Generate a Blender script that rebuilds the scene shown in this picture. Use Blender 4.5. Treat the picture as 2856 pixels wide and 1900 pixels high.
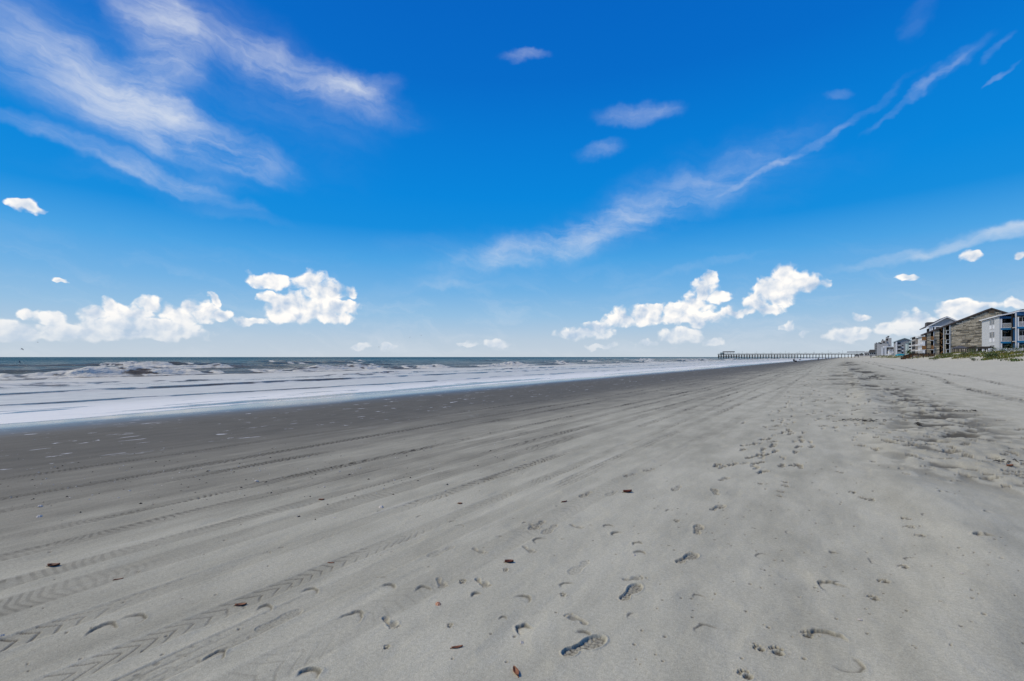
import bpy, math, random
import numpy as np

R = math.radians
scene = bpy.context.scene
for o in list(bpy.data.objects):
    bpy.data.objects.remove(o, do_unlink=True)

# ------------------------------------------------------------------ camera
# World axes follow the beach: +X inland, -X out to sea, +Y along the shore, Z up.
YAW = R(36.0)                      # the lens looks 36 degrees seaward of the shoreline
FX, FY = -math.sin(YAW), math.cos(YAW)          # forward
RX, RY = math.cos(YAW), math.sin(YAW)           # right
FPX, CX, HZ = 1270.0, 1428.0, 996.0             # focal length, centre, horizon (photo pixels)
EYE = 1.45
cam_d = bpy.data.cameras.new('camera')
cam = bpy.data.objects.new('camera', cam_d)
scene.collection.objects.link(cam)
cam.location = (0, 0, EYE)
cam.rotation_euler = (R(90), 0, YAW)
cam_d.sensor_width = 36.0
cam_d.lens = 36.0 * FPX / 2856.0
cam_d.shift_y = 46.0 / 2856.0
cam_d.clip_start = 0.05
cam_d.clip_end = 60000.0
scene.camera = cam

# ------------------------------------------------------------------ sun and exposure
SUN_AZ, SUN_EL = R(-82.0), R(48.0)  # azimuth measured from the lens axis, negative = left
sx = FX * math.cos(SUN_AZ) + RX * math.sin(SUN_AZ)
sy = FY * math.cos(SUN_AZ) + RY * math.sin(SUN_AZ)
sun_d = bpy.data.lights.new('sun', 'SUN')
sun_d.energy = 3.4
sun_d.angle = R(11.0)
sun_d.color = (1.0, 0.90, 0.72)
sun = bpy.data.objects.new('sun', sun_d)
scene.collection.objects.link(sun)
from mathutils import Vector, Matrix
SUN_DIR = Vector((sx * math.cos(SUN_EL), sy * math.cos(SUN_EL), math.sin(SUN_EL)))
sun.rotation_euler = SUN_DIR.to_track_quat('Z', 'Y').to_euler()
sun.location = (0, 0, 60)
vs = scene.view_settings
vs.view_transform = 'Standard'
vs.look = 'None'
vs.exposure = 0.0
vs.gamma = 1.0
vs.use_curve_mapping = False

# ------------------------------------------------------------------ node helper
class NG:
    def __init__(self, tree):
        self.t = tree; self.n = tree.nodes; self.l = tree.links
    def put(self, node, key, v):
        s = node.inputs[key]
        if isinstance(v, bpy.types.NodeSocket): self.l.new(v, s)
        else: s.default_value = v
    def math(self, op, a, b=0.0, c=0.0, clamp=False):
        n = self.n.new('ShaderNodeMath'); n.operation = op; n.use_clamp = clamp
        self.put(n, 0, a); self.put(n, 1, b)
        if len(n.inputs) > 2: self.put(n, 2, c)
        return n.outputs[0]
    def vmath(self, op, a, b=(0, 0, 0), c=(0, 0, 0)):
        n = self.n.new('ShaderNodeVectorMath'); n.operation = op
        self.put(n, 0, a)
        if op == 'SCALE': self.put(n, 3, b)
        else:
            self.put(n, 1, b)
            if op in ('MULTIPLY_ADD', 'WRAP'): self.put(n, 2, c)
        return n.outputs['Value'] if op in ('DOT_PRODUCT', 'LENGTH', 'DISTANCE') else n.outputs['Vector']
    def smooth(self, v, lo, hi, a=0.0, b=1.0):
        n = self.n.new('ShaderNodeMapRange'); n.interpolation_type = 'SMOOTHSTEP'
        self.put(n, 'Value', v); self.put(n, 'From Min', lo); self.put(n, 'From Max', hi)
        self.put(n, 'To Min', a); self.put(n, 'To Max', b)
        return n.outputs[0]
    def lin(self, v, lo, hi, a=0.0, b=1.0):
        n = self.n.new('ShaderNodeMapRange'); n.interpolation_type = 'LINEAR'
        self.put(n, 'Value', v); self.put(n, 'From Min', lo); self.put(n, 'From Max', hi)
        self.put(n, 'To Min', a); self.put(n, 'To Max', b)
        return n.outputs[0]
    def noise(self, vec, scale, detail=2.0, rough=0.5, dist=0.0, color=False, dim='3D'):
        n = self.n.new('ShaderNodeTexNoise'); n.noise_dimensions = dim
        if vec is not None: self.put(n, 'Vector', vec)
        n.inputs['Scale'].default_value = scale; n.inputs['Detail'].default_value = detail
        n.inputs['Roughness'].default_value = rough; n.inputs['Distortion'].default_value = dist
        return n.outputs['Color'] if color else n.outputs['Fac']
    def voronoi(self, vec, scale, detail=0.0, smooth=0.0, feature='F1', rnd=1.0, rough=.5, dim='3D'):
        n = self.n.new('ShaderNodeTexVoronoi'); n.voronoi_dimensions = dim; n.feature = feature
        if vec is not None: self.put(n, 'Vector', vec)
        n.inputs['Scale'].default_value = scale
        if 'Detail' in n.inputs: n.inputs['Detail'].default_value = detail
        if 'Roughness' in n.inputs: n.inputs['Roughness'].default_value = rough
        if 'Smoothness' in n.inputs and feature == 'SMOOTH_F1': n.inputs['Smoothness'].default_value = smooth
        n.inputs['Randomness'].default_value = rnd
        return n
    def mix(self, fac, a, b, blend='MIX'):
        n = self.n.new('ShaderNodeMix'); n.data_type = 'RGBA'; n.blend_type = blend
        self.put(n, 0, fac)
        self.put(n, 6, a if isinstance(a, bpy.types.NodeSocket) else (*a, 1)[:4])
        self.put(n, 7, b if isinstance(b, bpy.types.NodeSocket) else (*b, 1)[:4])
        return n.outputs[2]
    def xyz(self, x=0.0, y=0.0, z=0.0):
        n = self.n.new('ShaderNodeCombineXYZ')
        self.put(n, 0, x); self.put(n, 1, y); self.put(n, 2, z)
        return n.outputs[0]
    def sep(self, v):
        n = self.n.new('ShaderNodeSeparateXYZ'); self.put(n, 0, v); return n.outputs

# ------------------------------------------------------------------ sky
world = bpy.data.worlds.new('World')
scene.world = world
world.use_nodes = True
wt = world.node_tree
wt.nodes.clear()
g = NG(wt)
tc = wt.nodes.new('ShaderNodeTexCoord')
D = tc.outputs['Generated']
dz = g.sep(D)[2]
fy_ = g.vmath('DOT_PRODUCT', D, (FX, FY, 0)); rx_ = g.vmath('DOT_PRODUCT', D, (RX, RY, 0))
az = g.math('ARCTAN2', rx_, fy_)
hor = g.math('SQRT', g.math('MULTIPLY_ADD', rx_, rx_, g.math('MULTIPLY', fy_, fy_)))
v = g.math('DIVIDE', dz, g.math('MAXIMUM', hor, 0.02))
elev = g.math('ARCTAN2', dz, hor)
wr = wt.nodes.new('ShaderNodeMath'); wr.operation = 'WRAP'
g.put(wr, 0, az); g.put(wr, 1, R(60)); g.put(wr, 2, R(-60))
P = g.xyz(wr.outputs[0], v, 0.0)         # cloud layout repeats three times round the horizon
Q = g.xyz(az, v, 0.0)                    # noise does not repeat

sky = wt.nodes.new('ShaderNodeTexSky')
sky.sky_type = 'NISHITA'
sky.sun_disc = False
sky.sun_elevation = SUN_EL
sky.sun_rotation = math.atan2(sx, sy)
sky.altitude = 0.0
sky.air_density = 1.0
sky.dust_density = 0.0
sky.ozone_density = 2.0
ramp = wt.nodes.new('ShaderNodeValToRGB')
g.l.new(g.math('DIVIDE', elev, R(60)), ramp.inputs[0])
cr = ramp.color_ramp
def s2l(c):
    return tuple(((x / 255) / 12.92 if x / 255 <= .04045 else ((x / 255 + .055) / 1.055) ** 2.4) for x in c)
# clear-sky hue by height above the horizon (photographed through a polarising grade)
stops = [(0.0, (196, 208, 220)), (0.035, (184, 203, 221)), (0.085, (150, 192, 226)), (0.135, (115, 178, 228)), (0.195, (74, 163, 228)),
         (0.255, (15, 141, 222)), (0.32, (0, 134, 220)), (0.42, (0, 123, 213)), (0.52, (0, 108, 202)), (0.63, (0, 101, 196)), (1.0, (0, 90, 188))]
while len(cr.elements) < len(stops): cr.elements.new(0.5)
for e, (p_, c_) in zip(cr.elements, stops):
    e.position = p_; e.color = (*s2l(c_), 1)
SKYGAIN = 10.0
hue = g.vmath('SCALE', ramp.outputs[0], SKYGAIN)
skycol = g.mix(0.02, hue, sky.outputs[0])

def pv(px, py):
    u = (px - CX) / FPX
    a = math.atan(u)
    return a, (HZ - py) / FPX * math.cos(a), u

cumulus = [(330,928,300,20),(80,935,120,20),(900,880,90,18),(84,872,38,22),(9,910,50,22),(140,888,45,24),(40,925,60,22),(299,856,34,22),(262,882,45,26),(336,870,40,24),(420,850,38,24),
 (467,872,42,24),(387,876,45,24),(537,856,36,24),(596,836,16,18),(569,878,38,26),(504,880,50,26),(303,905,80,20),(440,908,120,20),(620,880,30,14),
 (756,782,62,20),(863,788,46,34),(895,815,60,34),(817,846,60,34),(752,834,24,20),(925,815,40,26),(976,818,24,20),(840,882,60,20),(955,858,55,22),(700,897,40,13),(775,868,36,26),(870,858,60,24),
 (1633,932,75,18),(1666,914,36,16),(1736,890,46,22),(1797,880,60,26),(1834,859,34,20),(1890,864,52,28),(1937,846,42,30),(1965,812,42,34),(1983,778,24,22),(2003,828,34,20),(1900,890,110,16),
 (2186,766,46,32),(2147,802,46,34),(2218,792,48,32),(2268,794,38,26),(2109,842,40,28),(2060,870,48,12),(2137,862,40,18),(2190,825,60,26),
 (1895,934,60,22),(1946,902,26,13),(1806,957,22,11),(1680,966,45,9),(1993,952,28,13),
 (2203,915,20,20),(2245,933,18,10),(2357,932,52,22),(2403,936,34,13),(2403,883,26,12),(2478,910,25,22),
 (2526,892,42,28),(2477,910,28,20),(2556,886,32,26),(2574,906,40,24),(2671,850,40,20),(2651,866,34,16),(2729,862,60,20),(2826,855,40,16),(2516,925,70,18),(2680,880,60,20),
 (2705,716,28,18),(2842,720,18,13),(2536,772,34,9),(75,577,66,13),(168,782,17,6),(1385,962,30,11),(1300,960,22,9),(995,968,26,9),(1075,966,20,11)]

# domain warp shared by all the heaped clouds
w1 = g.vmath('MULTIPLY_ADD', g.noise(Q, 30.0, 3.0, 0.5, color=True, dim='2D'), (0.034, 0.026, 0), (-0.017, -0.013, 0))
PW = g.vmath('ADD', P, w1)
dmin = None
for (cx_, cy_, rx0, ry0) in cumulus:
    a0, v0, u0 = pv(cx_, cy_)
    ra = rx0 * 1.18 / FPX / (1 + u0 * u0); rv = ry0 * 1.15 / FPX * math.cos(a0)
    q = g.vmath('LENGTH', g.vmath('MULTIPLY_ADD', PW, (1 / ra, 1 / rv, 0), (-a0 / ra, -v0 / rv, 0)))
    dmin = q if dmin is None else g.math('MINIMUM', dmin, q)
QW = g.vmath('ADD', Q, g.vmath('SCALE', w1, 0.5))
def heap(vec):
    """billowing texture: broad masses with finer cauliflower on them"""
    vo = g.voronoi(vec, 46.0, detail=1.5, feature='F1', rough=.5, dim='2D').outputs['Distance']
    return g.math('MULTIPLY_ADD', g.noise(vec, 20.0, 5.0, 0.50, dim='2D'), 1.6, g.math('MULTIPLY_ADD', vo, -0.22, -0.70))
b0 = heap(QW)
b1 = heap(g.vmath('ADD', QW, (-0.0075, 0.0115, 0)))
dens = g.math('ADD', g.math('SUBTRACT', 1.0, dmin), g.math('MULTIPLY', b0, 0.72))
hfade = g.smooth(v, 0.0, 0.09)
emb = g.math('SUBTRACT', b0, b1)
lit = g.math('ADD', g.math('MULTIPLY_ADD', emb, 1.7, 0.66), g.math('MULTIPLY', g.math('SUBTRACT', 0.42, dens), 0.50), clamp=True)
lit = g.math('MULTIPLY', lit, g.math('MULTIPLY_ADD', hfade, 0.35, 0.65), clamp=True)
calpha = g.math('MULTIPLY', g.smooth(dens, -0.06, g.math('MULTIPLY_ADD', lit, -0.42, 0.68)), g.math('MULTIPLY_ADD', hfade, 0.52, 0.46))
ccol = g.mix(lit, tuple(x * SKYGAIN for x in s2l((184, 203, 226))), tuple(x * SKYGAIN * 1.06 for x in s2l((255, 251, 246))))

# high thin cloud: (cx, cy, rx, ry, tilt, strength)
cirrus = [(280,285,430,105,-13,.55),(330,215,230,60,-15,.35),(430,70,150,110,-65,.55),(480,170,120,90,-60,.3),(850,215,300,56,-13,.48),(1000,252,115,36,14,.48),
 (330,455,330,28,-9,.58),(560,425,230,42,-8,.42),(640,385,190,42,-15,.42),(400,500,260,30,4,.28),(620,590,190,22,-5,.24),(170,150,330,130,-18,.34),(720,140,330,110,-22,.26),
 (1448,152,62,17,4,.55),(1765,322,105,30,-6,.5),(1655,425,62,27,8,.5),(2315,266,40,15,0,.35),(2640,190,115,22,24,.33),(2555,55,42,55,0,.24),(2790,125,62,13,28,.32),
 (2825,190,62,9,25,.4),(2260,398,230,12,21,.38),(2545,262,120,11,25,.42),(1830,560,380,95,19,.26),(1930,530,300,60,17,.26),(1530,680,290,44,13,.38),(1330,700,240,60,2,.24),(1700,640,420,70,14,.14),
 (2590,695,330,19,5,.62),(2760,665,200,16,6,.5),(1180,805,170,24,9,.32),(1330,800,110,12,3,.25),(1960,757,160,12,9,.34),(1770,822,95,13,2,.26),(2150,560,300,60,15,.12),(620,260,420,180,-15,.2)]
wc = g.vmath('MULTIPLY_ADD', g.noise(Q, 5.5, 5.0, 0.6, color=True, dim='2D'), (0.10, 0.08, 0), (-0.05, -0.04, 0))
PC = g.vmath('ADD', P, wc)
csum = None
for (cx_, cy_, rx0, ry0, tilt, st) in cirrus:
    a0, v0, u0 = pv(cx_, cy_)
    ka = 1 / FPX / (1 + u0 * u0); kv = 1 / FPX * math.cos(a0)
    t_ = R(tilt); c_, s_ = math.cos(t_), math.sin(t_)
    q = g.vmath('SUBTRACT', PC, (a0, v0, 0))
    # rotate in photo space then scale by the radii
    e1 = g.vmath('DOT_PRODUCT', q, (c_ / (rx0 * 1.2 * ka), s_ / (rx0 * 1.2 * kv), 0))
    e2 = g.vmath('DOT_PRODUCT', q, (-s_ / (ry0 * 1.12 * ka), c_ / (ry0 * 1.12 * kv), 0))
    d2 = g.math('MULTIPLY_ADD', e1, e1, g.math('MULTIPLY', e2, e2))
    w_ = g.math('MULTIPLY', g.smooth(d2, -0.15, 1.7, 1.0, 0.0), st * .95)
    csum = w_ if csum is None else g.math('ADD', csum, w_)
qf = g.vmath('ADD', Q, g.vmath('SCALE', wc, 1.3))
st1 = g.noise(g.xyz(g.vmath('DOT_PRODUCT', qf, (2.6, -1.0, 0)), g.vmath('DOT_PRODUCT', qf, (2.6, 13.0, 0)), 0.0), 2.0, 6.0, 0.62, dim='2D')
st2 = g.noise(g.vmath('ADD', Q, wc), 9.0, 5.0, 0.55, dim='2D')
cmod = g.math('MULTIPLY_ADD', st1, 1.6, g.math('MULTIPLY_ADD', st2, 1.3, -0.50), clamp=False)
ci = g.math('MULTIPLY', csum, g.math('MAXIMUM', cmod, 0.0))
ci = g.math('MULTIPLY', g.smooth(ci, 0.0, 1.9), 0.84)
cicol = tuple(x * SKYGAIN for x in s2l((228, 233, 240)))
veil = g.math('MULTIPLY', g.smooth(v, 0.0, 0.25, 1.0, 0.0), g.math('MULTIPLY', g.smooth(st1, 0.45, 0.78), 0.22))
c1 = g.mix(g.math('MAXIMUM', ci, veil), skycol, cicol)
c2 = g.mix(calpha, c1, ccol)
def background(col):
    n = wt.nodes.new('ShaderNodeBackground'); n.inputs['Strength'].default_value = 0.1
    g.put(n, 'Color', col if isinstance(col, bpy.types.NodeSocket) else (*col, 1)); return n.outputs[0]
def mixsh(fac, a, b):
    n = wt.nodes.new('ShaderNodeMixShader'); g.put(n, 0, fac); g.l.new(a, n.inputs[1]); g.l.new(b, n.inputs[2]); return n.outputs[0]
# heaped cloud only lives low in the sky; below the horizon the dull grey of open sea
upper = mixsh(g.math('LESS_THAN', v, 0.26), background(c1), background(c2))
full = mixsh(g.math('GREATER_THAN', dz, -0.002), background(tuple(x * SKYGAIN for x in (0.16, 0.19, 0.21))), upper)
wo = wt.nodes.new('ShaderNodeOutputWorld')
g.l.new(full, wo.inputs['Surface'])
world.cycles.sampling_method = 'MANUAL'
world.cycles.sample_map_resolution = 512

# ------------------------------------------------------------------ numeric noise
def _h(ix, iy, seed):
    n = (ix.astype(np.int64) * 374761393 + iy.astype(np.int64) * 668265263 + seed * 974634777) & 0xFFFFFFFF
    n = ((n ^ (n >> 13)) * 1274126177) & 0xFFFFFFFF
    n = n ^ (n >> 16)
    return (n & 0xFFFF).astype(np.float32) / 32767.5 - 1.0
def vn(x, y, seed=0):
    fx, fy = np.floor(x), np.floor(y)
    tx, ty = (x - fx).astype(np.float32), (y - fy).astype(np.float32)
    tx = tx * tx * (3 - 2 * tx); ty = ty * ty * (3 - 2 * ty)
    a, b = _h(fx, fy, seed), _h(fx + 1, fy, seed)
    c, d = _h(fx, fy + 1, seed), _h(fx + 1, fy + 1, seed)
    return (a + (b - a) * tx) * (1 - ty) + (c + (d - c) * tx) * ty
def fbm(x, y, oct=3, seed=0, gain=.5):
    s = 0; a = 1.0
    for k in range(oct):
        s = s + a * vn(x * 2 ** k + 17.3 * k, y * 2 ** k - 9.1 * k, seed + k); a *= gain
    return s
def sst(x, a, b):
    t = np.clip((x - a) / (b - a), 0, 1); return t * t * (3 - 2 * t)

# ------------------------------------------------------------------ terrain
SEA = -0.42
_px = np.array([-4000, -300, -120, -60, -40, -30, -24, -19.5, -15, -10, -5, 0, 3, 8, 13, 16, 18.5, 21, 24, 30, 60, 4000.])
_pz = np.array([-30, -7, -3.2, -1.6, -1.05, -.75, -.56, -.42, -.30, -.18, -.06, 0, .06, .30, .72, .92, 1.35, 1.95, 2.1, 2.15, 2.4, 3.0])
_fx = np.concatenate([np.linspace(-4000, -60, 200), np.linspace(-59.9, 60, 2400), np.linspace(61, 4000, 100)])
_fz = np.interp(_fx, _px, _pz)
_k = np.ones(41) / 41
_mid = slice(200, 2600)
_fz[_mid] = np.convolve(np.pad(_fz[_mid], 20, mode='edge'), _k, 'valid')
def base_z(x):
    return np.interp(x, _fx, _fz)
def ground_z(x, y):
    """large forms only; used for standing things on the sand"""
    x = np.asarray(x, float); y = np.asarray(y, float)
    z = base_z(x)
    z = z + .03 * fbm(x / 9, y / 22, 2, 5) * sst(x, -14, -2)
    dune = sst(x, 13.5, 18)
    z = z + dune * (.42 * fbm(x / 6.5, y / 7, 3, 11) + .10)
    z = np.where(x > 13, z - (z - np.minimum(z, .78 + .07 * np.clip(x - 14, 0, 9))) * np.exp(-((y - 170) / 11) ** 4), z)
    # lee of the trampled strip: a low drift along its seaward edge
    z = z + .075 * np.exp(-((x - .62 - .25 * vn(y / 2.3, y * 0, 8)) / .38) ** 2) * (0.55 + .6 * vn(y / 1.9, y * 0 + 3, 3))
    return z
def gz(x, y):
    return float(ground_z(np.array([x]), np.array([y]))[0])
def ray(px):
    u = (px - CX) / FPX
    return FX + RX * u, FY + RY * u
def on_sand(px, py):
    """sand point seen at a photo position"""
    dx, dy = ray(px); k = (py - HZ) / FPX
    d = EYE / k
    for _ in range(8):
        d = (EYE - gz(dx * d, dy * d)) / k
    return dx * d, dy * d
def x_at(px, Y):
    dx, dy = ray(px); return dx / dy * Y
def y_at(px, X):
    dx, dy = ray(px); return dy / dx * X
def z_at(py, X, Y):
    return EYE + (HZ - py) / FPX * (FX * X + FY * Y)

# polar sheet of sand, finest where the beach is close
UMAX = 1.24
phis = np.arctan(np.arange(-UMAX, UMAX + 1e-6, 0.00205))
rest = np.linspace(phis[-1], 2 * math.pi + phis[0], 110)[1:-1]
phis = np.concatenate([phis, rest])
rs = [0.01, .25, .5, .8, 1.05, 1.25, 1.4, 1.5]
while rs[-1] < 3500:
    r_ = rs[-1]
    rs.append(r_ + min(r_ * r_ / (EYE * 455) * .60, .034 * r_))
rs = np.array(rs)
RR, PH = np.meshgrid(rs, phis, indexing='ij')
GX = (FX * np.cos(PH) + RX * np.sin(PH)) * RR
GY = (FY * np.cos(PH) + RY * np.sin(PH)) * RR
NR, NC = RR.shape
GXf, GYf, RF = GX.ravel(), GY.ravel(), RR.ravel()
Z = ground_z(GXf, GYf)
damp_shade = np.zeros_like(Z, dtype=np.float32)  # moist sand tone plus shade painted into prints, ruts and scuffs

near = RF < 170
nx, ny, nr = GXf[near], GYf[near], RF[near]
nz = np.zeros_like(nx); nd = np.zeros(nx.shape, np.float32)
rng = np.random.default_rng(7)
dry = sst(nx, -12, -5)

# wind-laid ripples, faint lumps
nz += .006 * fbm(nx / .55, ny / .9, 3, 21) * dry * (.4 + .6 * sst(nx, -3, 1))
nz += .0016 * fbm(nx / .06, ny / .09, 2, 31) * dry * (nr < 9)
lump = np.clip(vn(nx / .23, ny / .35, 77) - .55, 0, 1)
nz -= .018 * lump * dry * sst(nr, 40, 12)

# tyre tracks, parallel to the water
def track(x0, wdt, depth, kind, fade=1.0, seed=0):
    global nz, nd
    cx = x0 + .10 * np.sin(ny / 7.5 + seed) + .25 * (vn(ny / 14, ny * 0 + seed, seed) + .0) * sst(ny, 6, 25)
    e = (nx - cx) / (wdt / 2)
    m = np.abs(e) < 1.6
    em, ym = e[m], ny[m]
    inside = sst(np.abs(em), 1.08, .88)
    patch = np.clip(.35 + 1.1 * vn(ym / 1.7, em * .35 + seed * 3.1, seed + 40) + .5 * vn(ym / .35, em + seed, seed + 41), .0, 1) * fade
    h = -depth * .36 * inside * (.35 + .65 * patch) + depth * .4 * np.exp(-((np.abs(em) - 1.15) / .16) ** 2) * (.3 + .7 * patch)
    ym = ym + .05 * vn(ym / .3, em + seed, seed + 44)
    if kind == 1:      # chevrons
        ph = ym / .085 + np.abs(em) * 1.1
        lug = sst(np.abs((ph % 1) - .5), .36, .46)
    elif kind == 2:    # stepped hexagon lugs
        ph = ym / .13 + .5 * (np.floor(em * 1.5 + 9) % 2)
        lug = 1 - sst(np.minimum(np.abs((ph % 1) - .5), np.abs(((em * 1.5 + 9) % 1) - .5) * .6), .03, .12)
    else:              # fine ribs
        ph = ym / .055
        lug = sst(np.abs((ph % 1) - .5), .22, .36)
    h += -depth * (1.0 if kind < 3 else .45) * lug * inside * patch
    nz[m] += h
    nd[m] = np.maximum(nd[m], (.75 * inside * lug * patch + inside * (.17 + .24 * patch) * (1.0 if kind == 3 else .6)).astype(np.float32))
for a_ in [(-3.55, .17, .010, 1, 1.0, 1), (-2.95, .16, .006, 1, .6, 2), (-2.55, .19, .008, 2, .75, 3), (-4.35, .19, .006, 3, .55, 4), (-5.0, .2, .007, 3, .5, 5),
           (-5.65, .2, .011, 3, .9, 6), (-6.9, .2, .007, 3, .7, 7), (-7.6, .22, .009, 3, .7, 8), (-8.9, .2, .006, 3, .6, 9), (-3.95, .3, .004, 3, .3, 10), (-2.1, .25, .003, 1, .25, 12),
           (4.6, .35, .03, 3, .8, 14), (5.9, .35, .02, 3, .6, 15)]:
    track(*a_)

def box_sel(x, y, rad):
    return np.nonzero((np.abs(nx - x) < rad) & (np.abs(ny - y) < rad))[0]
def local(i, x, y, ang):
    c, s = math.cos(ang), math.sin(ang)
    dx, dy = nx[i] - x, ny[i] - y
    return dx * c + dy * s, -dx * s + dy * c
def shoe(x, y, ang, depth=.012, L=.25, tread=1.0, part='both', side=1):
    i = box_sel(x, y, L)
    if len(i) == 0: return
    a, b = local(i, x, y, ang); a = a / (L / .30); b = b / (L / .30) * side
    def el(ca, cb, ra, rb): return np.sqrt(((a - ca) / ra) ** 2 + ((b - cb) / rb) ** 2)
    ball = el(.062, 0, .088, .050); heel = el(-.102, .006, .050, .035); arch = el(-.03, .012, .07, .026)
    d = {'both': np.minimum(np.minimum(ball, heel), arch * 1.02), 'heel': heel, 'ball': ball}[part]
    ins = sst(d, 1.04, .90)
    rim = np.exp(-((d - 1.13) / .10) ** 2)
    t1 = np.abs(((a * 30 + b * 9 + .25 * np.sin(b * 90)) % 1) - .5); t2 = np.abs(((b * 34 - a * 6 + .2 * np.sin(a * 60)) % 1) - .5)
    gr = np.maximum(sst(t1, .30, .42), sst(t2, .33, .45) * .8) * tread
    cl = fbm(a / .008 + x * 31, b / .008 + y * 17, 2, 3)
    nz[i] += -depth * ins * (.72 + .22 * gr) + .38 * depth * rim + .10 * depth * cl * ins * tread + .10 * depth * cl * rim
    nd[i] = np.maximum(nd[i], np.clip(.85 * ins * np.clip(.38 + .62 * gr + (.45 if tread < .6 else 0), 0, 1) * (.8 + .4 * cl) * min(1, depth / .010), 0, 1).astype(np.float32))
def bare(x, y, ang, depth=.014, L=.25, side=1):
    i = box_sel(x, y, L)
    if len(i) == 0: return
    a, b = local(i, x, y, ang); a = a / (L / .25); b = b * side / (L / .25)
    def el(ca, cb, ra, rb): return np.sqrt(((a - ca) / ra) ** 2 + ((b - cb) / rb) ** 2)
    d = np.minimum.reduce([el(.035, .004, .052, .046), el(-.088, 0, .036, .030), el(-.03, -.014, .06, .020), el(.100, .032, .017, .014),
                           el(.106, .008, .012, .010), el(.101, -.010, .010, .009), el(.092, -.026, .009, .008), el(.08, -.04, .009, .008)])
    ins = sst(d, 1.15, .55)
    nz[i] += -depth * ins + .3 * depth * np.exp(-((d - 1.3) / .15) ** 2)
    nd[i] = np.maximum(nd[i], (.45 * ins).astype(np.float32))
def paw(x, y, ang, depth=.012, s=1.0):
    i = box_sel(x, y, .12 * s)
    if len(i) == 0: return
    a, b = local(i, x, y, ang); a /= s; b /= s
    def el(ca, cb, ra, rb): return np.sqrt(((a - ca) / ra) ** 2 + ((b - cb) / rb) ** 2)
    d = np.minimum.reduce([el(-.018, 0, .024, .030), el(.022, .028, .015, .011), el(.036, .010, .017, .011), el(.036, -.011, .017, .011), el(.022, -.029, .015, .011)])
    ins = sst(d, 1.15, .6); cl = fbm(a / .009, b / .009, 2, 9)
    spread = np.exp(-((a / .075) ** 2 + (b / .075) ** 2))
    nz[i] += -depth * ins + .5 * depth * np.clip(cl, 0, 1) * spread * (1 - ins) + .3 * depth * np.exp(-((d - 1.3) / .2) ** 2)
    nd[i] = np.maximum(nd[i], (.75 * ins + .45 * np.clip(cl, 0, 1) * spread).astype(np.float32))
def arc(x, y, ang, rad=.09, span=2.2, depth=.010, w=.009):
    """part of a heel or toe rim: one sharp wall, the rest blown smooth"""
    i = box_sel(x, y, rad * 1.8)
    if len(i) == 0: return
    a, b = local(i, x, y, ang)
    el_ = 1.0 + .9 * ((x * 37.7 + y * 11.3) % 1); rad = rad * .85; sk = ((x * 13.1 + y * 29.9) % 1) - .5
    r0 = np.sqrt((a / 1.0) ** 2 + (b * el_) ** 2) * (1 + .10 * fbm(a / .03 + x * 9, b / .03, 2, 4)); th = np.arctan2(b, a) + sk
    win = sst(np.abs(th), span / 2 + .5, span / 2 - .9)
    wall = sst(r0, rad + w * .4, rad - w * .4) * np.exp(-np.clip(rad - r0, 0, 1) / (w * 3.2))
    nz[i] += win * (-depth * wall + .35 * depth * np.exp(-((r0 - rad - w) / w) ** 2))
    nd[i] = np.maximum(nd[i], (.75 * win * np.exp(-((r0 - rad + w * .3) / (w * .7)) ** 2)).astype(np.float32))  # wall's shade painted as a dark crescent
def pit(x, y, rad=.008, depth=.006):
    i = box_sel(x, y, rad * 3)
    if len(i) == 0: return
    d = np.sqrt((nx[i] - x) ** 2 + (ny[i] - y) ** 2) / rad
    nz[i] += -depth * sst(d, 1.2, .4) + .35 * depth * np.exp(-((d - 1.5) / .4) ** 2)
    nd[i] = np.maximum(nd[i], (.75 * sst(d, 1.2, .5)).astype(np.float32))
def at2(p): return on_sand(*p)
def shoe_px(heel, toe, **k):
    h, t = at2(heel), at2(toe)
    ang = math.atan2(t[1] - h[1], t[0] - h[0])
    shoe((h[0] + t[0]) / 2, (h[1] + t[1]) / 2, ang, **k)

shoe_px((1588, 1822), (1672, 1784), depth=.015, L=.265)
shoe_px((1738, 1674), (1782, 1628), depth=.013, tread=1.1)
shoe_px((1898, 1567), (1936, 1548), depth=.015)
shoe_px((1946, 1486), (1949, 1467), depth=.013)
shoe_px((1990, 1421), (2014, 1411), depth=.015)
shoe_px((1999, 1377), (1992, 1367), depth=.012)
shoe_px((2010, 1341), (2029, 1331), depth=.012)
shoe_px((2010, 1306), (2020, 1299), depth=.012)
shoe_px((1630, 1568), (1597, 1596), depth=.004)
shoe_px((1513, 1454), (1482, 1474), depth=.010)
shoe_px((1545, 1466), (1520, 1486), depth=.007)
shoe_px((1643, 1372), (1622, 1386), depth=.010)
shoe_px((1715, 1370), (1697, 1381), depth=.006)
shoe_px((1771, 1320), (1742, 1329), depth=.010)
shoe_px((1893, 1356), (1880, 1367), depth=.009)
shoe_px((1820, 1307), (1802, 1313), depth=.009)
shoe_px((760, 1738), (800, 1720), depth=.005)
shoe_px((1245, 1532), (1215, 1545), depth=.004)
for (p, t, d) in [((1607, 1725), .4, .010), ((1088, 1736), 3.6, .014), ((1345, 1624), 3.7, .015), ((1230, 1624), 3.9, .011), ((1336, 1537), 3.6, .010), ((1474, 1532), 3.8, .009), ((1490, 1468), 3.8, .009), ((1608, 1467), 3.6, .008), ((1766, 1612), 2.6, .008)]:
    q = at2(p); bare(q[0], q[1], R(90) + YAW - t + 1.2, d * .8, L=.15)
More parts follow.
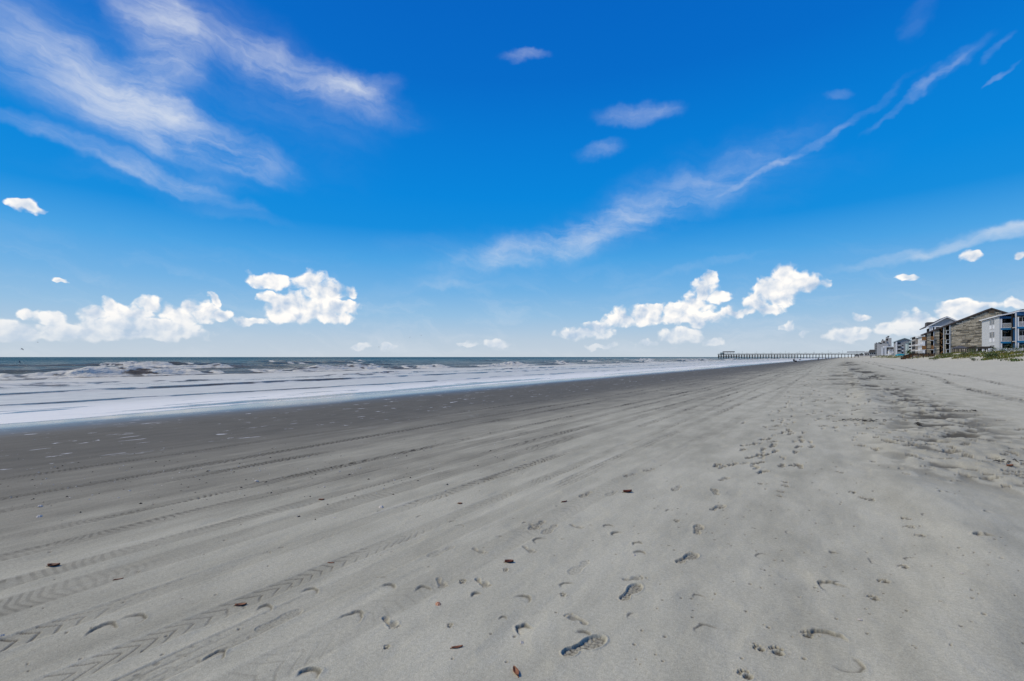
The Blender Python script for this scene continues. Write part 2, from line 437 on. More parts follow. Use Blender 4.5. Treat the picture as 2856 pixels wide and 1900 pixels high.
for (p, th, rad, d) in [((2763, 1497), 2.6, .10, .016), ((2776, 1432), 2.2, .09, .009), ((2647, 1376), 2.6, .09, .010), ((2678, 1343), 2.0, .1, .008), ((2535, 1307), 2.4, .13, .014), ((2585, 1305), .9, .13, .012),
        ((2312, 1785), 1.9, .10, .012), ((2348, 1848), -1.2, .09, .006), ((2335, 1645), 1.9, .13, .009), ((1468, 1760), 2.3, .09, .010), ((854, 1890), 1.9, .075, .012), ((968, 1735), 1.6, .12, .007), ((280, 1765), 2.3, .12, .009),
        ((360, 1735), 2.0, .09, .007), ((860, 1655), 2.0, .08, .007), ((735, 1705), 2.2, .08, .007), ((590, 1845), 2.0, .1, .008), ((2330, 1545), 2.1, .05, .007), ((1780, 1520), 1.8, .07, .006), ((1785, 1545), 1.8, .07, .006),
        ((1625, 1770), 1.7, .045, .006), ((1455, 1672), 1.6, .07, .007), ((1330, 1660), 2.3, .05, .008), ((1180, 1650), 2.2, .08, .006), ((1080, 1640), 2.0, .06, .007), ((1510, 1510), 2.2, .09, .006), ((1725, 1490), 2.1, .07, .009), ((1700, 1470), 2.1, .08, .006)]:
    q = at2(p); arc(q[0], q[1], YAW + th - R(20), rad, 2.8, d * 1.25, w=.013)
for (p, t, s_) in [((2167, 1818), .3, 1.25), ((2118, 1811), 1.0, .9), ((2252, 1772), .1, 1.1), ((2080, 1885), .8, 1.1), ((2437, 1668), .4, 1.1), ((2466, 1622), .6, 1.15), ((2522, 1581), .4, 1.1), ((2567, 1494), .5, 1.2), ((2540, 1469), .2, 1.2),
        ((2529, 1446), .7, 1.2), ((2428, 1394), .4, 1.5), ((2405, 1388), .4, 1.2), ((2379, 1374), .4, 1.3), ((2192, 1356), .4, 1.4), ((2178, 1372), .2, 1.3), ((2120, 1349), .3, 1.3), ((2175, 1384), .3, 1.1), ((2190, 1345), .3, 1.2), ((1887, 1452), .5, 1.1), ((2433, 1287), .3, 1.6), ((2345, 1317), .3, 1.6),
        ((1078, 1806), .5, .6), ((1570, 1658), .5, .7), ((1255, 1745), .5, .6), ((1290, 1622), .5, .9), ((1410, 1590), .5, .7)]:
    q = at2(p); paw(q[0], q[1], YAW + t + R(60), .010, s_ * .66)
# trodden line running up the beach, then the churned strip beside it
for k in range(230):
    s_ = 6.4 * (1.0115 ** k) + rng.uniform(-.25, .25)
    if s_ > 58: break
    xx = -1.15 + rng.normal(0, .34) + .25 * math.sin(s_ / 6)
    if rng.random() < .55: shoe(xx, s_, R(90) + rng.normal(0, .25) + (math.pi if rng.random() < .4 else 0), rng.uniform(.012, .020) * (1 + s_ / 30), .27, .5)
    else: bare(xx, s_, R(90) + rng.normal(0, .3), rng.uniform(.012, .020) * (1 + s_ / 35), L=.19)
for k in range(380):
    s_ = 7.2 * (1.0056 ** k) * rng.uniform(.97, 1.03)
    xx = 1.6 + rng.normal(0, .55) + .2 * math.sin(s_ / 4)
    shoe(xx, s_, rng.uniform(0, 6.28), rng.uniform(.010, .018) * (1 + s_ / 45), rng.uniform(.22, .34), .0, part=rng.choice(['both', 'both', 'ball', 'heel']))
for k in range(150):
    s_ = 9 * (1.0125 ** k) * rng.uniform(.96, 1.04)
    if s_ > 58: break
    xx = .35 + rng.normal(0, .55)
    shoe(xx, s_, R(90) + rng.normal(0, .5), rng.uniform(.016, .028) * (1 + s_ / 45), .29, .1, part=rng.choice(['both', 'ball', 'heel']))
strip = np.exp(-((nx - 1.6 - .35 * vn(ny / 3, ny * 0, 91)) / .85) ** 2) * sst(ny, 6, 8.5)
strip2 = .8 * np.exp(-((nx - .7 - .8 * vn(ny / 9, ny * 0, 92)) / 1.2) ** 2) * sst(ny, 20, 34)
rough_ = np.clip(strip + strip2, 0, 1)
f1, f2, f3 = sst(nr, 34, 16), sst(nr, 110, 50), 1.0
scuff = .8 * fbm(nx / .20, ny / .26, 2, 55) * f1 + .7 * fbm(nx / .55, ny / .8, 2, 56) * f2 + .55 * vn(nx / 1.1, ny / 2.6, 57)
scuff = scuff / (.8 * f1 + .35 * f2 + .55) * .9
nz += rough_ * (.026 * f1 + .030 * f2 + .02) * np.clip(scuff, -1, .7)
nd = np.maximum(nd, (rough_ * (.82 * sst(-scuff, .03, .27) + .12)).astype(np.float32))
for k in range(420):
    u_ = rng.uniform(.25, 1.2); d_ = rng.uniform(2.1, 6.5)
    if rng.random() < .25: u_ = rng.uniform(-1.1, .3)
    dx, dy = FX + RX * u_, FY + RY * u_
    pit(dx * d_, dy * d_, rng.uniform(.004, .010), rng.uniform(.003, .008))
for k in range(60):    # half-buried marks, seen as short dark crescents
    u_ = rng.uniform(-1.0, 1.0); d_ = rng.uniform(2.3, 9)
    dx, dy = FX + RX * u_, FY + RY * u_
    x_, y_ = dx * d_, dy * d_
    if -4.5 < x_ < .8: arc(x_, y_, YAW + rng.normal(1.9, .5), rng.uniform(.04, .11), rng.uniform(1, 2.3), rng.uniform(.004, .008))
nz *= sst(nr, 170, 120)
Z[near] += nz
damp_shade[near] = nd

def grid_faces(nr_, nc_, wrap):
    i = np.arange(nr_ - 1)[:, None]; j = np.arange(nc_ if wrap else nc_ - 1)[None, :]
    a = i * nc_ + j; b = i * nc_ + (j + 1) % nc_
    return np.stack([a, b, b + nc_, a + nc_], -1).reshape(-1, 4)
def sheet(name, co, faces, mat, attrs=(), link=True):
    me = bpy.data.meshes.new(name)
    n, f = len(co), len(faces)
    me.vertices.add(n); me.vertices.foreach_set('co', np.ascontiguousarray(co, np.float32).ravel())
    me.loops.add(f * 4); me.loops.foreach_set('vertex_index', np.ascontiguousarray(faces, np.int32).ravel())
    me.polygons.add(f); me.polygons.foreach_set('loop_start', np.arange(0, f * 4, 4, dtype=np.int32))
    me.polygons.foreach_set('use_smooth', np.ones(f, bool))
    me.update(calc_edges=True)
    for nm, arr in attrs:
        at = me.attributes.new(nm, 'FLOAT', 'POINT'); at.data.foreach_set('value', np.ascontiguousarray(arr, np.float32))
    me.materials.append(mat)
    o = bpy.data.objects.new(name, me)
    scene.collection.objects.link(o)
    return o

# ------------------------------------------------------------------ sand material
def new_mat(name):
    m = bpy.data.materials.new(name); m.use_nodes = True
    nt = m.node_tree; nt.nodes.clear()
    out = nt.nodes.new('ShaderNodeOutputMaterial')
    p = nt.nodes.new('ShaderNodeBsdfPrincipled')
    nt.links.new(p.outputs[0], out.inputs[0])
    return m, NG(nt), p
def attr(g_, name):
    n = g_.n.new('ShaderNodeAttribute'); n.attribute_name = name; return n.outputs['Fac']

m_sand, q, p = new_mat('sand')
pos = q.n.new('ShaderNodeNewGeometry').outputs['Position']
sx_, sy_, sz_ = q.sep(pos)
flat = q.xyz(sx_, sy_, 0.0)
n_big = q.noise(q.vmath('MULTIPLY', flat, (.55, .16, 1)), 1.0, 4.0, .55)
n_mid = q.noise(q.vmath('MULTIPLY', flat, (3.2, 1.1, 1)), 1.0, 4.0, .6)
n_fine = q.noise(flat, 150.0, 3.0, .7)
n_grain = q.noise(flat, 52.0, 3.0, .65)
n_str = q.noise(q.vmath('MULTIPLY', flat, (6.0, .55, 1)), 1.0, 3.0, .55)
xw = q.math('ADD', sx_, q.math('MULTIPLY_ADD', n_big, 5.0, q.math('MULTIPLY_ADD', n_str, 2.2, -3.6)))
wet = q.smooth(xw, -1.2, -11.0)
film = q.smooth(q.math('ADD', sx_, q.math('MULTIPLY_ADD', n_big, 2.4, -1.2)), -13.6, -18.4)
dryc = q.mix(q.smooth(n_mid, .3, .7), (0.322, 0.304, 0.227), (0.436, 0.411, 0.309))
dryc = q.mix(q.math('MULTIPLY', q.smooth(n_big, .35, .62), .30), dryc, (0.521, 0.495, 0.376))
wetc = q.mix(q.smooth(n_mid, .3, .7), (.103, .094, .070), (.128, .117, .088))
# loose, bone-dry sand above the berm is paler
dryc = q.mix(q.math('MULTIPLY', q.smooth(sx_, 2.5, 7.0), .45), dryc, (.52, .49, .385))
col = q.mix(wet, dryc, wetc)
# pale scoured streaks of dry sand on the firm part
stre = q.math('MULTIPLY', q.smooth(n_str, .60, .74), q.math('MULTIPLY', q.smooth(xw, -9.5, -4.0), q.smooth(xw, .5, -3.0)))
col = q.mix(q.math('MULTIPLY', stre, .34), col, (0.483, 0.459, 0.366))
col = q.mix(q.math('MULTIPLY', attr(q, 'damp_shade'), .93), col, (.050, .043, .030))  # darkens the hollows: moist sand and painted shade together
grain = q.math('MULTIPLY_ADD', n_fine, .95, q.math('MULTIPLY_ADD', n_grain, .62, .215))
col = q.mix(1.0, col, q.xyz(grain, grain, grain), 'MULTIPLY')
# sparse dark shell grit
vo = q.voronoi(flat, 34.0)
spk = q.math('MULTIPLY', q.smooth(vo.outputs['Distance'], .10, .05), q.math('GREATER_THAN', q.sep(vo.outputs['Color'])[0], .93))
col = q.mix(q.math('MULTIPLY', spk, .7), col, (.05, .045, .04))
# scraps of drying foam left on the wet sand
fo = q.noise(q.vmath('MULTIPLY', flat, (3.4, 1.5, 1)), 1.0, 5.0, .62, dist=.6)
band = q.math('MULTIPLY', q.smooth(xw, -7.5, -11.5), q.smooth(sx_, -19.5, -16.5))
foam = q.math('MULTIPLY', q.smooth(fo, .63, .67), band)
col = q.mix(q.math('MULTIPLY', foam, .8), col, (.60, .60, .58))
q.put(p, 'Base Color', col)
rough = q.math('SUBTRACT', q.math('MULTIPLY_ADD', wet, -.22, .95), q.math('MULTIPLY', film, .62))
q.put(p, 'Roughness', q.math('MAXIMUM', q.math('ADD', rough, q.math('MULTIPLY', foam, .4)), .05))
q.put(p, 'Specular IOR Level', q.math('MULTIPLY_ADD', film, .34, q.math('MULTIPLY_ADD', wet, .0, .10)))
bmp = q.n.new('ShaderNodeBump')
q.put(bmp, 'Height', q.math('MULTIPLY_ADD', n_fine, .0035, q.math('MULTIPLY', n_grain, .0012)))
q.put(bmp, 'Strength', q.math('MULTIPLY_ADD', wet, -.65, q.math('MULTIPLY_ADD', film, -.30, 1.0)))
bmp.inputs['Distance'].default_value = 1.0
q.l.new(bmp.outputs[0], p.inputs['Normal'])

sand = sheet('sand', np.stack([GXf, GYf, Z], -1), grid_faces(NR, NC, True), m_sand, [('damp_shade', damp_shade)])
sand['kind'] = 'structure'
sand['label'] = 'grey sand beach with footprints and tyre tracks'

# ------------------------------------------------------------------ sea
uph = np.arctan(np.arange(-UMAX, UMAX + 1e-6, 0.0026))
uph = np.concatenate([uph, np.linspace(uph[-1], 2 * math.pi + uph[0], 90)[1:-1]])
rs = [11.0]
while rs[-1] < 40000:
    r_ = rs[-1]
    cap = .0042 * r_ if r_ < 70 else .0085 * r_ if r_ < 130 else (.016 * r_ if r_ < 400 else .07 * r_)
    rs.append(r_ + min(r_ * r_ / (1.87 * 455) * .42, cap))
rs = np.array(rs)
RR, PH = np.meshgrid(rs, uph, indexing='ij')
WX = ((FX * np.cos(PH) + RX * np.sin(PH)) * RR).ravel(); WY = ((FY * np.cos(PH) + RY * np.sin(PH)) * RR).ravel(); WR = RR.ravel()
NR2, NC2 = RR.shape
T = -WX
wz = np.full_like(WX, 0.0); foamv = np.zeros(WX.shape, np.float32); brown = np.zeros(WX.shape, np.float32)
fade = np.clip(90 / WR, 0, 1)
deep = sst(T, 52, 75)
chop = fbm(WX / 2.0, WY / 4.4, 3, 61) * .085 + fbm(WX / 6.5, WY / 19, 2, 62) * .13
wz += chop * deep * np.clip(160 / WR, 0, 1) + chop * .12 * sst(T, 24, 40) * (1 - deep) * fade
def breaker(t0, amp, wf, wb, seed, thr, meander=2.5, back=9.0, along=11.0):
    """a line of surf: steep landward face, long back, foam where it has broken"""
    global wz, foamv, brown
    c = t0 + meander * vn(WY / 38, WY * 0 + seed, seed) + .8 * vn(WY / 7, WY * 0, seed + 1)
    e = T - c
    A = np.clip(.42 + .75 * vn(WY / along + 3.7 * seed, WY * 0, seed + 2) + .3 * vn(WY / (along * .35), WY * 0, seed + 3), .0, 1.15)
    prof = np.where(e < 0, np.exp(-(e / wf) ** 2), np.exp(-(e / wb) ** 2))
    lum = fbm(WX / .9, WY / 1.3, 3, seed + 5)
    broke = sst(A + .25 * vn(WY / 3, WY * 0, seed + 8), thr, thr + .25)
    wz += amp * A * prof * (1 + .17 * lum * broke) + amp * .20 * broke * np.clip(lum + .2, 0, 2) * np.exp(-((e + wf * 1.2) / (wf * 1.6)) ** 2)
    tum = broke * np.exp(-((e + wf * .9) / (wf * 1.7)) ** 2) * np.clip(.62 + 1.0 * lum, 0, 1)
    crest = broke * np.exp(-((e - .3) / .55) ** 2)
    tail = sst(e, 0, -wf) * sst(e, -back * 2.2, -back) * np.clip(.55 + .6 * fbm(WX / 1.6, WY / 6, 3, seed + 9), 0, 1)
    foamv = np.maximum(foamv, np.clip(np.maximum(np.maximum(tum, crest * .9), tail * (.35 + .6 * broke)), 0, 1).astype(np.float32))
    brown = np.maximum(brown, (np.exp(-((e + .4 * wf) / (wf * 1.3)) ** 2) * np.clip(A, 0, 1)).astype(np.float32))
breaker(59, .72, 1.5, 4.6, 101, .30)
breaker(86, .55, 1.2, 4.5, 120, .72, back=4, along=16)
breaker(125, .65, 1.6, 6, 140, .85, back=4, along=20)
breaker(170, .6, 1.6, 6, 150, .95, back=4, along=20)
breaker(41, .22, .9, 2.2, 160, .18, meander=1.2, back=5.5, along=6)
def bore(t0, amp, seed, wdt):
    """thin sheet running up the sand, with a small steep edge"""
    global wz, foamv
    c = t0 + 1.0 * vn(WY / 30, WY * 0 + seed, seed) + .22 * vn(WY / 4, WY * 0, seed + 1)
    e = T - c
    A = np.clip(.95 + .35 * vn(WY / 18, WY * 0, seed + 3), .6, 1.2)
    wz += amp * A * np.where(e > 0, np.exp(-(e / 5.0)), np.exp(-(e / .42) ** 2)) * sst(T, 17, 19)
    dark = np.exp(-((e + .10 + .25 * vn(WY / 2.2, WY * 0, seed + 7)) / wdt) ** 2) * np.clip(.75 + .7 * vn(WX / .35, WY / 1.1, seed + 6) + .4 * vn(WY / 9, WY * 0, seed + 9), 0, 1)
    foamv *= (1 - 1.0 * np.clip(dark, 0, 1)).astype(np.float32)  # dark wave-front shading painted in by cutting the foam
inner = sst(T, 56, 50) * np.clip(.92 + .22 * fbm(WX / 1.2, WY / 7, 3, 71), .3, 1)
foamv = np.maximum(foamv, inner.astype(np.float32))
# broken, lace-like foam around the inner surf line
lace = np.exp(-((T - 40) / 4.0) ** 2) * np.clip(.45 + 1.5 * fbm(WX / .5, WY / 1.3, 3, 72), 0, 1)
foamv *= (1 - .75 * np.clip(lace, 0, 1)).astype(np.float32)
bore(33, .15, 201, .48)
bore(25.8, .09, 211, .22)
lac2 = np.exp(-((T - 22.6) / 1.7) ** 2) * np.clip(-.25 + 1.5 * fbm(WX / .35, WY / 1.7, 3, 73), 0, 1)
foamv *= (1 - .7 * np.clip(lac2, 0, 1)).astype(np.float32)
# thin run-out at the edge: sand shows through in long lenses
edge = 18.6 + .9 * vn(WY / 24, WY * 0, 81) + .55 * vn(WY / 7, WY * 0, 82) + .22 * vn(WY / 1.5, WY * 0, 83)
lens = np.exp(-((T - edge - 1.4 - .6 * vn(WY / 15, WY * 0, 84)) / .75) ** 2) * np.clip(.65 + 1.3 * vn(WY / 13, T / 9, 85), 0, 1)
foamv *= (1 - .95 * np.clip(lens, 0, 1)).astype(np.float32)
foamv *= sst(T, edge - .6, edge + .7).astype(np.float32)
thin = sst(T, edge + 6, edge).astype(np.float32)
shallow = sst(T, 75, 45).astype(np.float32)
bz = ground_z(WX, WY)
level = SEA + wz
level = np.where(T < 33, np.maximum(level, bz + .012 * sst(T, edge - .3, edge + .6) - .02 * sst(T, edge - .1, edge - .9)), level)

m_sea, q, p = new_mat('sea water')
pos = q.n.new('ShaderNodeNewGeometry').outputs['Position']
px_, py_, pz_ = q.sep(pos)
flat = q.xyz(px_, py_, 0.0)
fa = attr(q, 'foam')
lace_n = q.noise(q.vmath('MULTIPLY', flat, (1.5, .5, 1)), 1.6, 6.0, .72, dist=.4)
fm = q.smooth(q.math('ADD', fa, q.math('MULTIPLY_ADD', lace_n, .9, -.45)), .28, .62)
deepc = q.mix(q.smooth(px_, -55, -170), (.10, .097, .075), (.008, .052, .056))  # inshore grey is silt tone, also standing in for glare
shc = q.mix(attr(q, 'brown'), (.11, .10, .08), (.115, .092, .062))
wcol = q.mix(q.math('MAXIMUM', attr(q, 'shallow'), attr(q, 'brown')), deepc, shc)
wcol = q.mix(attr(q, 'thin'), wcol, (.13, .12, .105))
fcol = q.mix(q.smooth(lace_n, .25, .75), (.46, .44, .36), (.68, .645, .53))
fcol = q.mix(q.smooth(px_, -27, -21.5), fcol, (.80, .755, .64))  # inshore sky sheen painted into the foam colour as a paler tone
q.put(p, 'Base Color', q.mix(fm, wcol, fcol))
dist_r = q.smooth(px_, -60, -500)
q.put(p, 'Roughness', q.math('MAXIMUM', q.math('MULTIPLY', fm, .42), q.math('MULTIPLY_ADD', dist_r, .16, .10)))
p.inputs['IOR'].default_value = 1.33
q.put(p, 'Specular IOR Level', q.math('MULTIPLY_ADD', fm, .16, .16))
wv1 = q.noise(q.vmath('MULTIPLY', flat, (.62, .30, 1)), 1.0, 5.0, .60)
wv2 = q.noise(q.vmath('MULTIPLY', flat, (.10, .035, 1)), 1.0, 3.0, .55)
bmp = q.n.new('ShaderNodeBump')
q.put(bmp, 'Height', q.math('MULTIPLY_ADD', wv1, .95, q.math('MULTIPLY_ADD', wv2, 2.4, q.math('MULTIPLY', q.math('MULTIPLY', lace_n, fm), .05))))
q.put(bmp, 'Strength', q.math('MAXIMUM', q.smooth(px_, -34, -66, .10, 1.0), q.math('MULTIPLY', q.math('SUBTRACT', 1.0, fm), q.smooth(px_, -22, -25, 0.0, .8))))
bmp.inputs['Distance'].default_value = 1.0
q.l.new(bmp.outputs[0], p.inputs['Normal'])
# steep little faces too small to model show the body colour, not the sky
df = q.n.new('ShaderNodeBsdfDiffuse'); q.put(df, 'Color', q.mix(fm, wcol, fcol)); q.l.new(bmp.outputs[0], df.inputs['Normal'])
mx = q.n.new('ShaderNodeMixShader'); q.put(mx, 0, q.smooth(px_, -24, -60, 0.0, .42)); q.l.new(p.outputs[0], mx.inputs[1]); q.l.new(df.outputs[0], mx.inputs[2])
q.l.new(mx.outputs[0], [n_ for n_ in q.n if n_.type == 'OUTPUT_MATERIAL'][0].inputs[0])
fc = grid_faces(NR2, NC2, True)
keep = (T[fc].max(1) > 17.5)
fc = fc[keep]
used = np.unique(fc); remap = np.zeros(len(T), np.int64); remap[used] = np.arange(len(used))
sea = sheet('sea', np.stack([WX, WY, level], -1)[used], remap[fc], m_sea, [('foam', foamv[used]), ('brown', brown[used]), ('thin', thin[used]), ('shallow', shallow[used])])
sea['kind'] = 'structure'
sea['label'] = 'teal grey sea with lines of white surf'
print('sand', len(Z), 'sea', len(used))

# ------------------------------------------------------------------ mesh and material helpers
col = scene.collection
class MB:
    def __init__(self): self.v = []; self.f = []
    def add(self, vs_, fs_):
        k = len(self.v); self.v += [tuple(map(float, a)) for a in vs_]; self.f += [tuple(i + k for i in f) for f in fs_]; return self
    def box(self, x0, x1, y0, y1, z0, z1):
        return self.add([(x0, y0, z0), (x1, y0, z0), (x1, y1, z0), (x0, y1, z0), (x0, y0, z1), (x1, y0, z1), (x1, y1, z1), (x0, y1, z1)],
                        [(0, 3, 2, 1), (4, 5, 6, 7), (0, 1, 5, 4), (1, 2, 6, 5), (2, 3, 7, 6), (3, 0, 4, 7)])
    def prism_y(self, poly, y0, y1):
        """poly of (x, z), counter-clockwise seen from -Y, pushed along Y"""
        n = len(poly)
        return self.add([(x, y0, z) for x, z in poly] + [(x, y1, z) for x, z in poly],
                        [tuple(range(n)), tuple(range(2 * n - 1, n - 1, -1))] + [(i, i + n, (i + 1) % n + n, (i + 1) % n) for i in range(n)])
    def prism_x(self, poly, x0, x1):
        n = len(poly)
        return self.add([(x0, y, z) for y, z in poly] + [(x1, y, z) for y, z in poly],
                        [tuple(range(n - 1, -1, -1)), tuple(range(n, 2 * n))] + [(i, (i + 1) % n, (i + 1) % n + n, i + n) for i in range(n)])
    def bar(self, a, b, w, h=None):
        a, b = Vector(a), Vector(b); h = h or w; d = (b - a).normalized()
        s = d.cross(Vector((0, 0, 1)))
        s = Vector((1, 0, 0)) if s.length < 1e-4 else s.normalized()
        t = s.cross(d).normalized(); s = s * w / 2; t = t * h / 2
        return self.add([a - s - t, a + s - t, a + s + t, a - s + t, b - s - t, b + s - t, b + s + t, b - s + t],
                        [(0, 3, 2, 1), (4, 5, 6, 7), (0, 1, 5, 4), (1, 2, 6, 5), (2, 3, 7, 6), (3, 0, 4, 7)])
    def tube(self, pts, rad, n=7):
        rad = rad if isinstance(rad, (list, tuple)) else [rad] * len(pts)
        vs_, fs_ = [], []
        for k, pt in enumerate(pts):
            pt = Vector(pt)
            d = (Vector(pts[min(k + 1, len(pts) - 1)]) - Vector(pts[max(k - 1, 0)])).normalized()
            s = d.cross(Vector((0, 0, 1))); s = Vector((1, 0, 0)) if s.length < 1e-3 else s.normalized(); t = s.cross(d)
            for j in range(n):
                a = 2 * math.pi * j / n; vs_.append(pt + (s * math.cos(a) + t * math.sin(a)) * rad[k])
        for k in range(len(pts) - 1):
            for j in range(n): fs_.append((k * n + j, k * n + (j + 1) % n, (k + 1) * n + (j + 1) % n, (k + 1) * n + j))
        fs_ += [tuple(range(n - 1, -1, -1)), tuple((len(pts) - 1) * n + j for j in range(n))]
        return self.add(vs_, fs_)
    def build(self, name, mat, parent=None, smooth=False):
        me = bpy.data.meshes.new(name); off = parent_loc(parent)
        me.from_pydata([(x - off[0], y - off[1], z - off[2]) for x, y, z in self.v], [], self.f)
        me.materials.append(mat); me.update()
        if smooth:
            for pl in me.polygons: pl.use_smooth = True
        o = bpy.data.objects.new(name, me); col.objects.link(o)
        if parent is not None: o.parent = parent
        return o
def parent_loc(p_):
    l = Vector((0, 0, 0))
    while p_ is not None: l = l + p_.location; p_ = p_.parent
    return l
def thing(name, label, cat, loc=(0, 0, 0), group=None):
    o = bpy.data.objects.new(name, None); col.objects.link(o); o.location = loc; o.empty_display_size = .2
    return tag(o, label, cat, group)
def tag(o, label, cat, group=None):
    o['label'] = label; o['category'] = cat
    if group: o['group'] = group
    return o
_mats = {}
def mat(name, c, rough=.75, var=.18, scale=3.0, spec=.3, metal=0.0, stretch=(1, 1, 1), fine=0.0):
    if name in _mats: return _mats[name]
    m, q_, p_ = new_mat(name)
    tcn = q_.n.new('ShaderNodeTexCoord').outputs['Object']
    n = q_.noise(q_.vmath('MULTIPLY', tcn, stretch), scale, 5.0, .6)
    k = q_.lin(n, .25, .75, 1 - var, 1 + var)
    q_.put(p_, 'Base Color', q_.mix(1.0, (*c, 1), q_.xyz(k, k, k), 'MULTIPLY'))
    p_.inputs['Roughness'].default_value = rough; p_.inputs['Specular IOR Level'].default_value = spec; p_.inputs['Metallic'].default_value = metal
    if fine:
        b = q_.n.new('ShaderNodeBump'); q_.put(b, 'Height', n); b.inputs['Strength'].default_value = fine; b.inputs['Distance'].default_value = .05
        q_.l.new(b.outputs[0], p_.inputs['Normal'])
    _mats[name] = m
    return m
M_white = mat('white painted timber', (.66, .67, .68), .6, .10)
M_pale = mat('pale grey siding', (.46, .475, .48), .75, .10, 2.0, stretch=(.2, .2, 6))
M_blue = mat('blue painted beam', (.012, .15, .32), .55, .12)
M_bluewall = mat('deep blue wall', (.014, .080, .19), .7, .15)
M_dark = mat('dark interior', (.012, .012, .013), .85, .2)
M_glass = mat('window glass', (.014, .017, .020), .25, .1, spec=.25)
M_greyroof = mat('weathered shingle roof', (.085, .078, .073), .9, .25, 1.5, stretch=(1, 1, 5))
M_brownroof = mat('brown shingle roof', (.075, .058, .05), .9, .25, 1.5, stretch=(1, 1, 5))
M_wood = mat('orange stained timber', (.23, .115, .04), .7, .25, 2.0, stretch=(.4, .4, 3))
M_deckwood = mat('weathered brown timber', (.080, .040, .017), .85, .35, 2.5, stretch=(3, 3, .5))
M_darkwood = mat('dark creosoted timber', (.030, .026, .022), .9, .3, 2.5)
M_concrete = mat('pale concrete', (.42, .42, .41), .85, .12, 1.0)
M_grey = mat('grey stucco', (.27, .28, .285), .85, .08, .6)
M_bluegrey = mat('blue grey siding', (.32, .335, .35), .8, .08, 1.5, stretch=(.2, .2, 6))
M_beige = mat('beige stucco', (.34, .32, .30), .85, .1, .8)
M_teal = mat('pale green siding', (.36, .44, .44), .8, .08, 1.0)
M_tealroof = mat('green grey metal roof', (.24, .31, .31), .6, .1, 1.0)
M_hotel = mat('light grey render', (.40, .395, .385), .85, .07, .15)
M_stonebase = mat('dark mortar', (.10, .095, .08), .95, .25, 2.0)  # dark joint tone between the stones
M_vent = mat('brown louvre', (.105, .08, .055), .8, .15)

# flagstone: every stone takes its own tone
M_stone, q, p = new_mat('stacked fieldstone')
oi = q.n.new('ShaderNodeObjectInfo').outputs['Random']
rnd = q.math('FRACT', q.math('ADD', q.math('MULTIPLY', oi, 7.31), attr(q, 'tone')))
cr_ = q.n.new('ShaderNodeValToRGB'); q.l.new(rnd, cr_.inputs[0])
el_ = cr_.color_ramp.elements
for k_, c_ in enumerate([(.09, .075, .055), (.26, .225, .16), (.36, .31, .22), (.42, .35, .23), (.14, .12, .09), (.54, .47, .35)]):
    e = el_[k_] if k_ < 2 else el_.new(.5)
    e.position = [0, .18, .4, .62, .8, 1][k_] if k_ >= 2 else [0, .18][k_]; e.color = (*c_, 1)
tcn = q.n.new('ShaderNodeNewGeometry').outputs['Position']
nn = q.lin(q.noise(tcn, 4.0, 4.0, .6), .25, .75, .7, 1.25)
q.put(p, 'Base Color', q.mix(1.0, cr_.outputs[0], q.xyz(nn, nn, nn), 'MULTIPLY'))
p.inputs['Roughness'].default_value = .9

def railing(parent, x0, x1, y0, y1, z0, z1, mat_, step=.13, w=.05, name='railing'):
    """rail of balusters along one straight edge"""
    m = MB(); L = math.hypot(x1 - x0, y1 - y0); n = max(2, int(L / step))
    a, b = Vector((x0, y0, 0)), Vector((x1, y1, 0))
    for zz in (z0 + .08, z1 - .04): m.bar(a + Vector((0, 0, zz)), b + Vector((0, 0, zz)), .07, .08)
    for k in range(n + 1):
        c = a.lerp(b, k / n); m.box(c.x - w / 2, c.x + w / 2, c.y - w / 2, c.y + w / 2, z0 + .121, z1 - .081)
    return m.build(name, mat_, parent)
def window(parent, face, a0, a1, z0, z1, at, frame=M_white, glass=M_glass, proud=.05, mull=True):
    """framed window on a -Y face (face='y', a along X) or a -X face (face='x', a along Y)"""
    def b(m, a_, b_, c_, d_, o0, o1):
        if face == 'y': m.box(a_, b_, at - o1, at - o0, c_, d_)
        else: m.box(at - o1, at - o0, a_, b_, c_, d_)
    f = MB(); t = .09
    b(f, a0 - t, a0, z0 - t, z1 + t, .002, proud); b(f, a1, a1 + t, z0 - t, z1 + t, .002, proud)
    b(f, a0, a1, z0 - t, z0, .002, proud); b(f, a0, a1, z1, z1 + t, .002, proud)
    if mull: b(f, (a0 + a1) / 2 - .035, (a0 + a1) / 2 + .035, z0, z1, .012, proud - .005)
    w_ = f.build('window', frame, parent)
    gl = MB(); b(gl, a0, a1, z0, z1, .003, .010); gl.build('pane', glass, w_)
    return w_

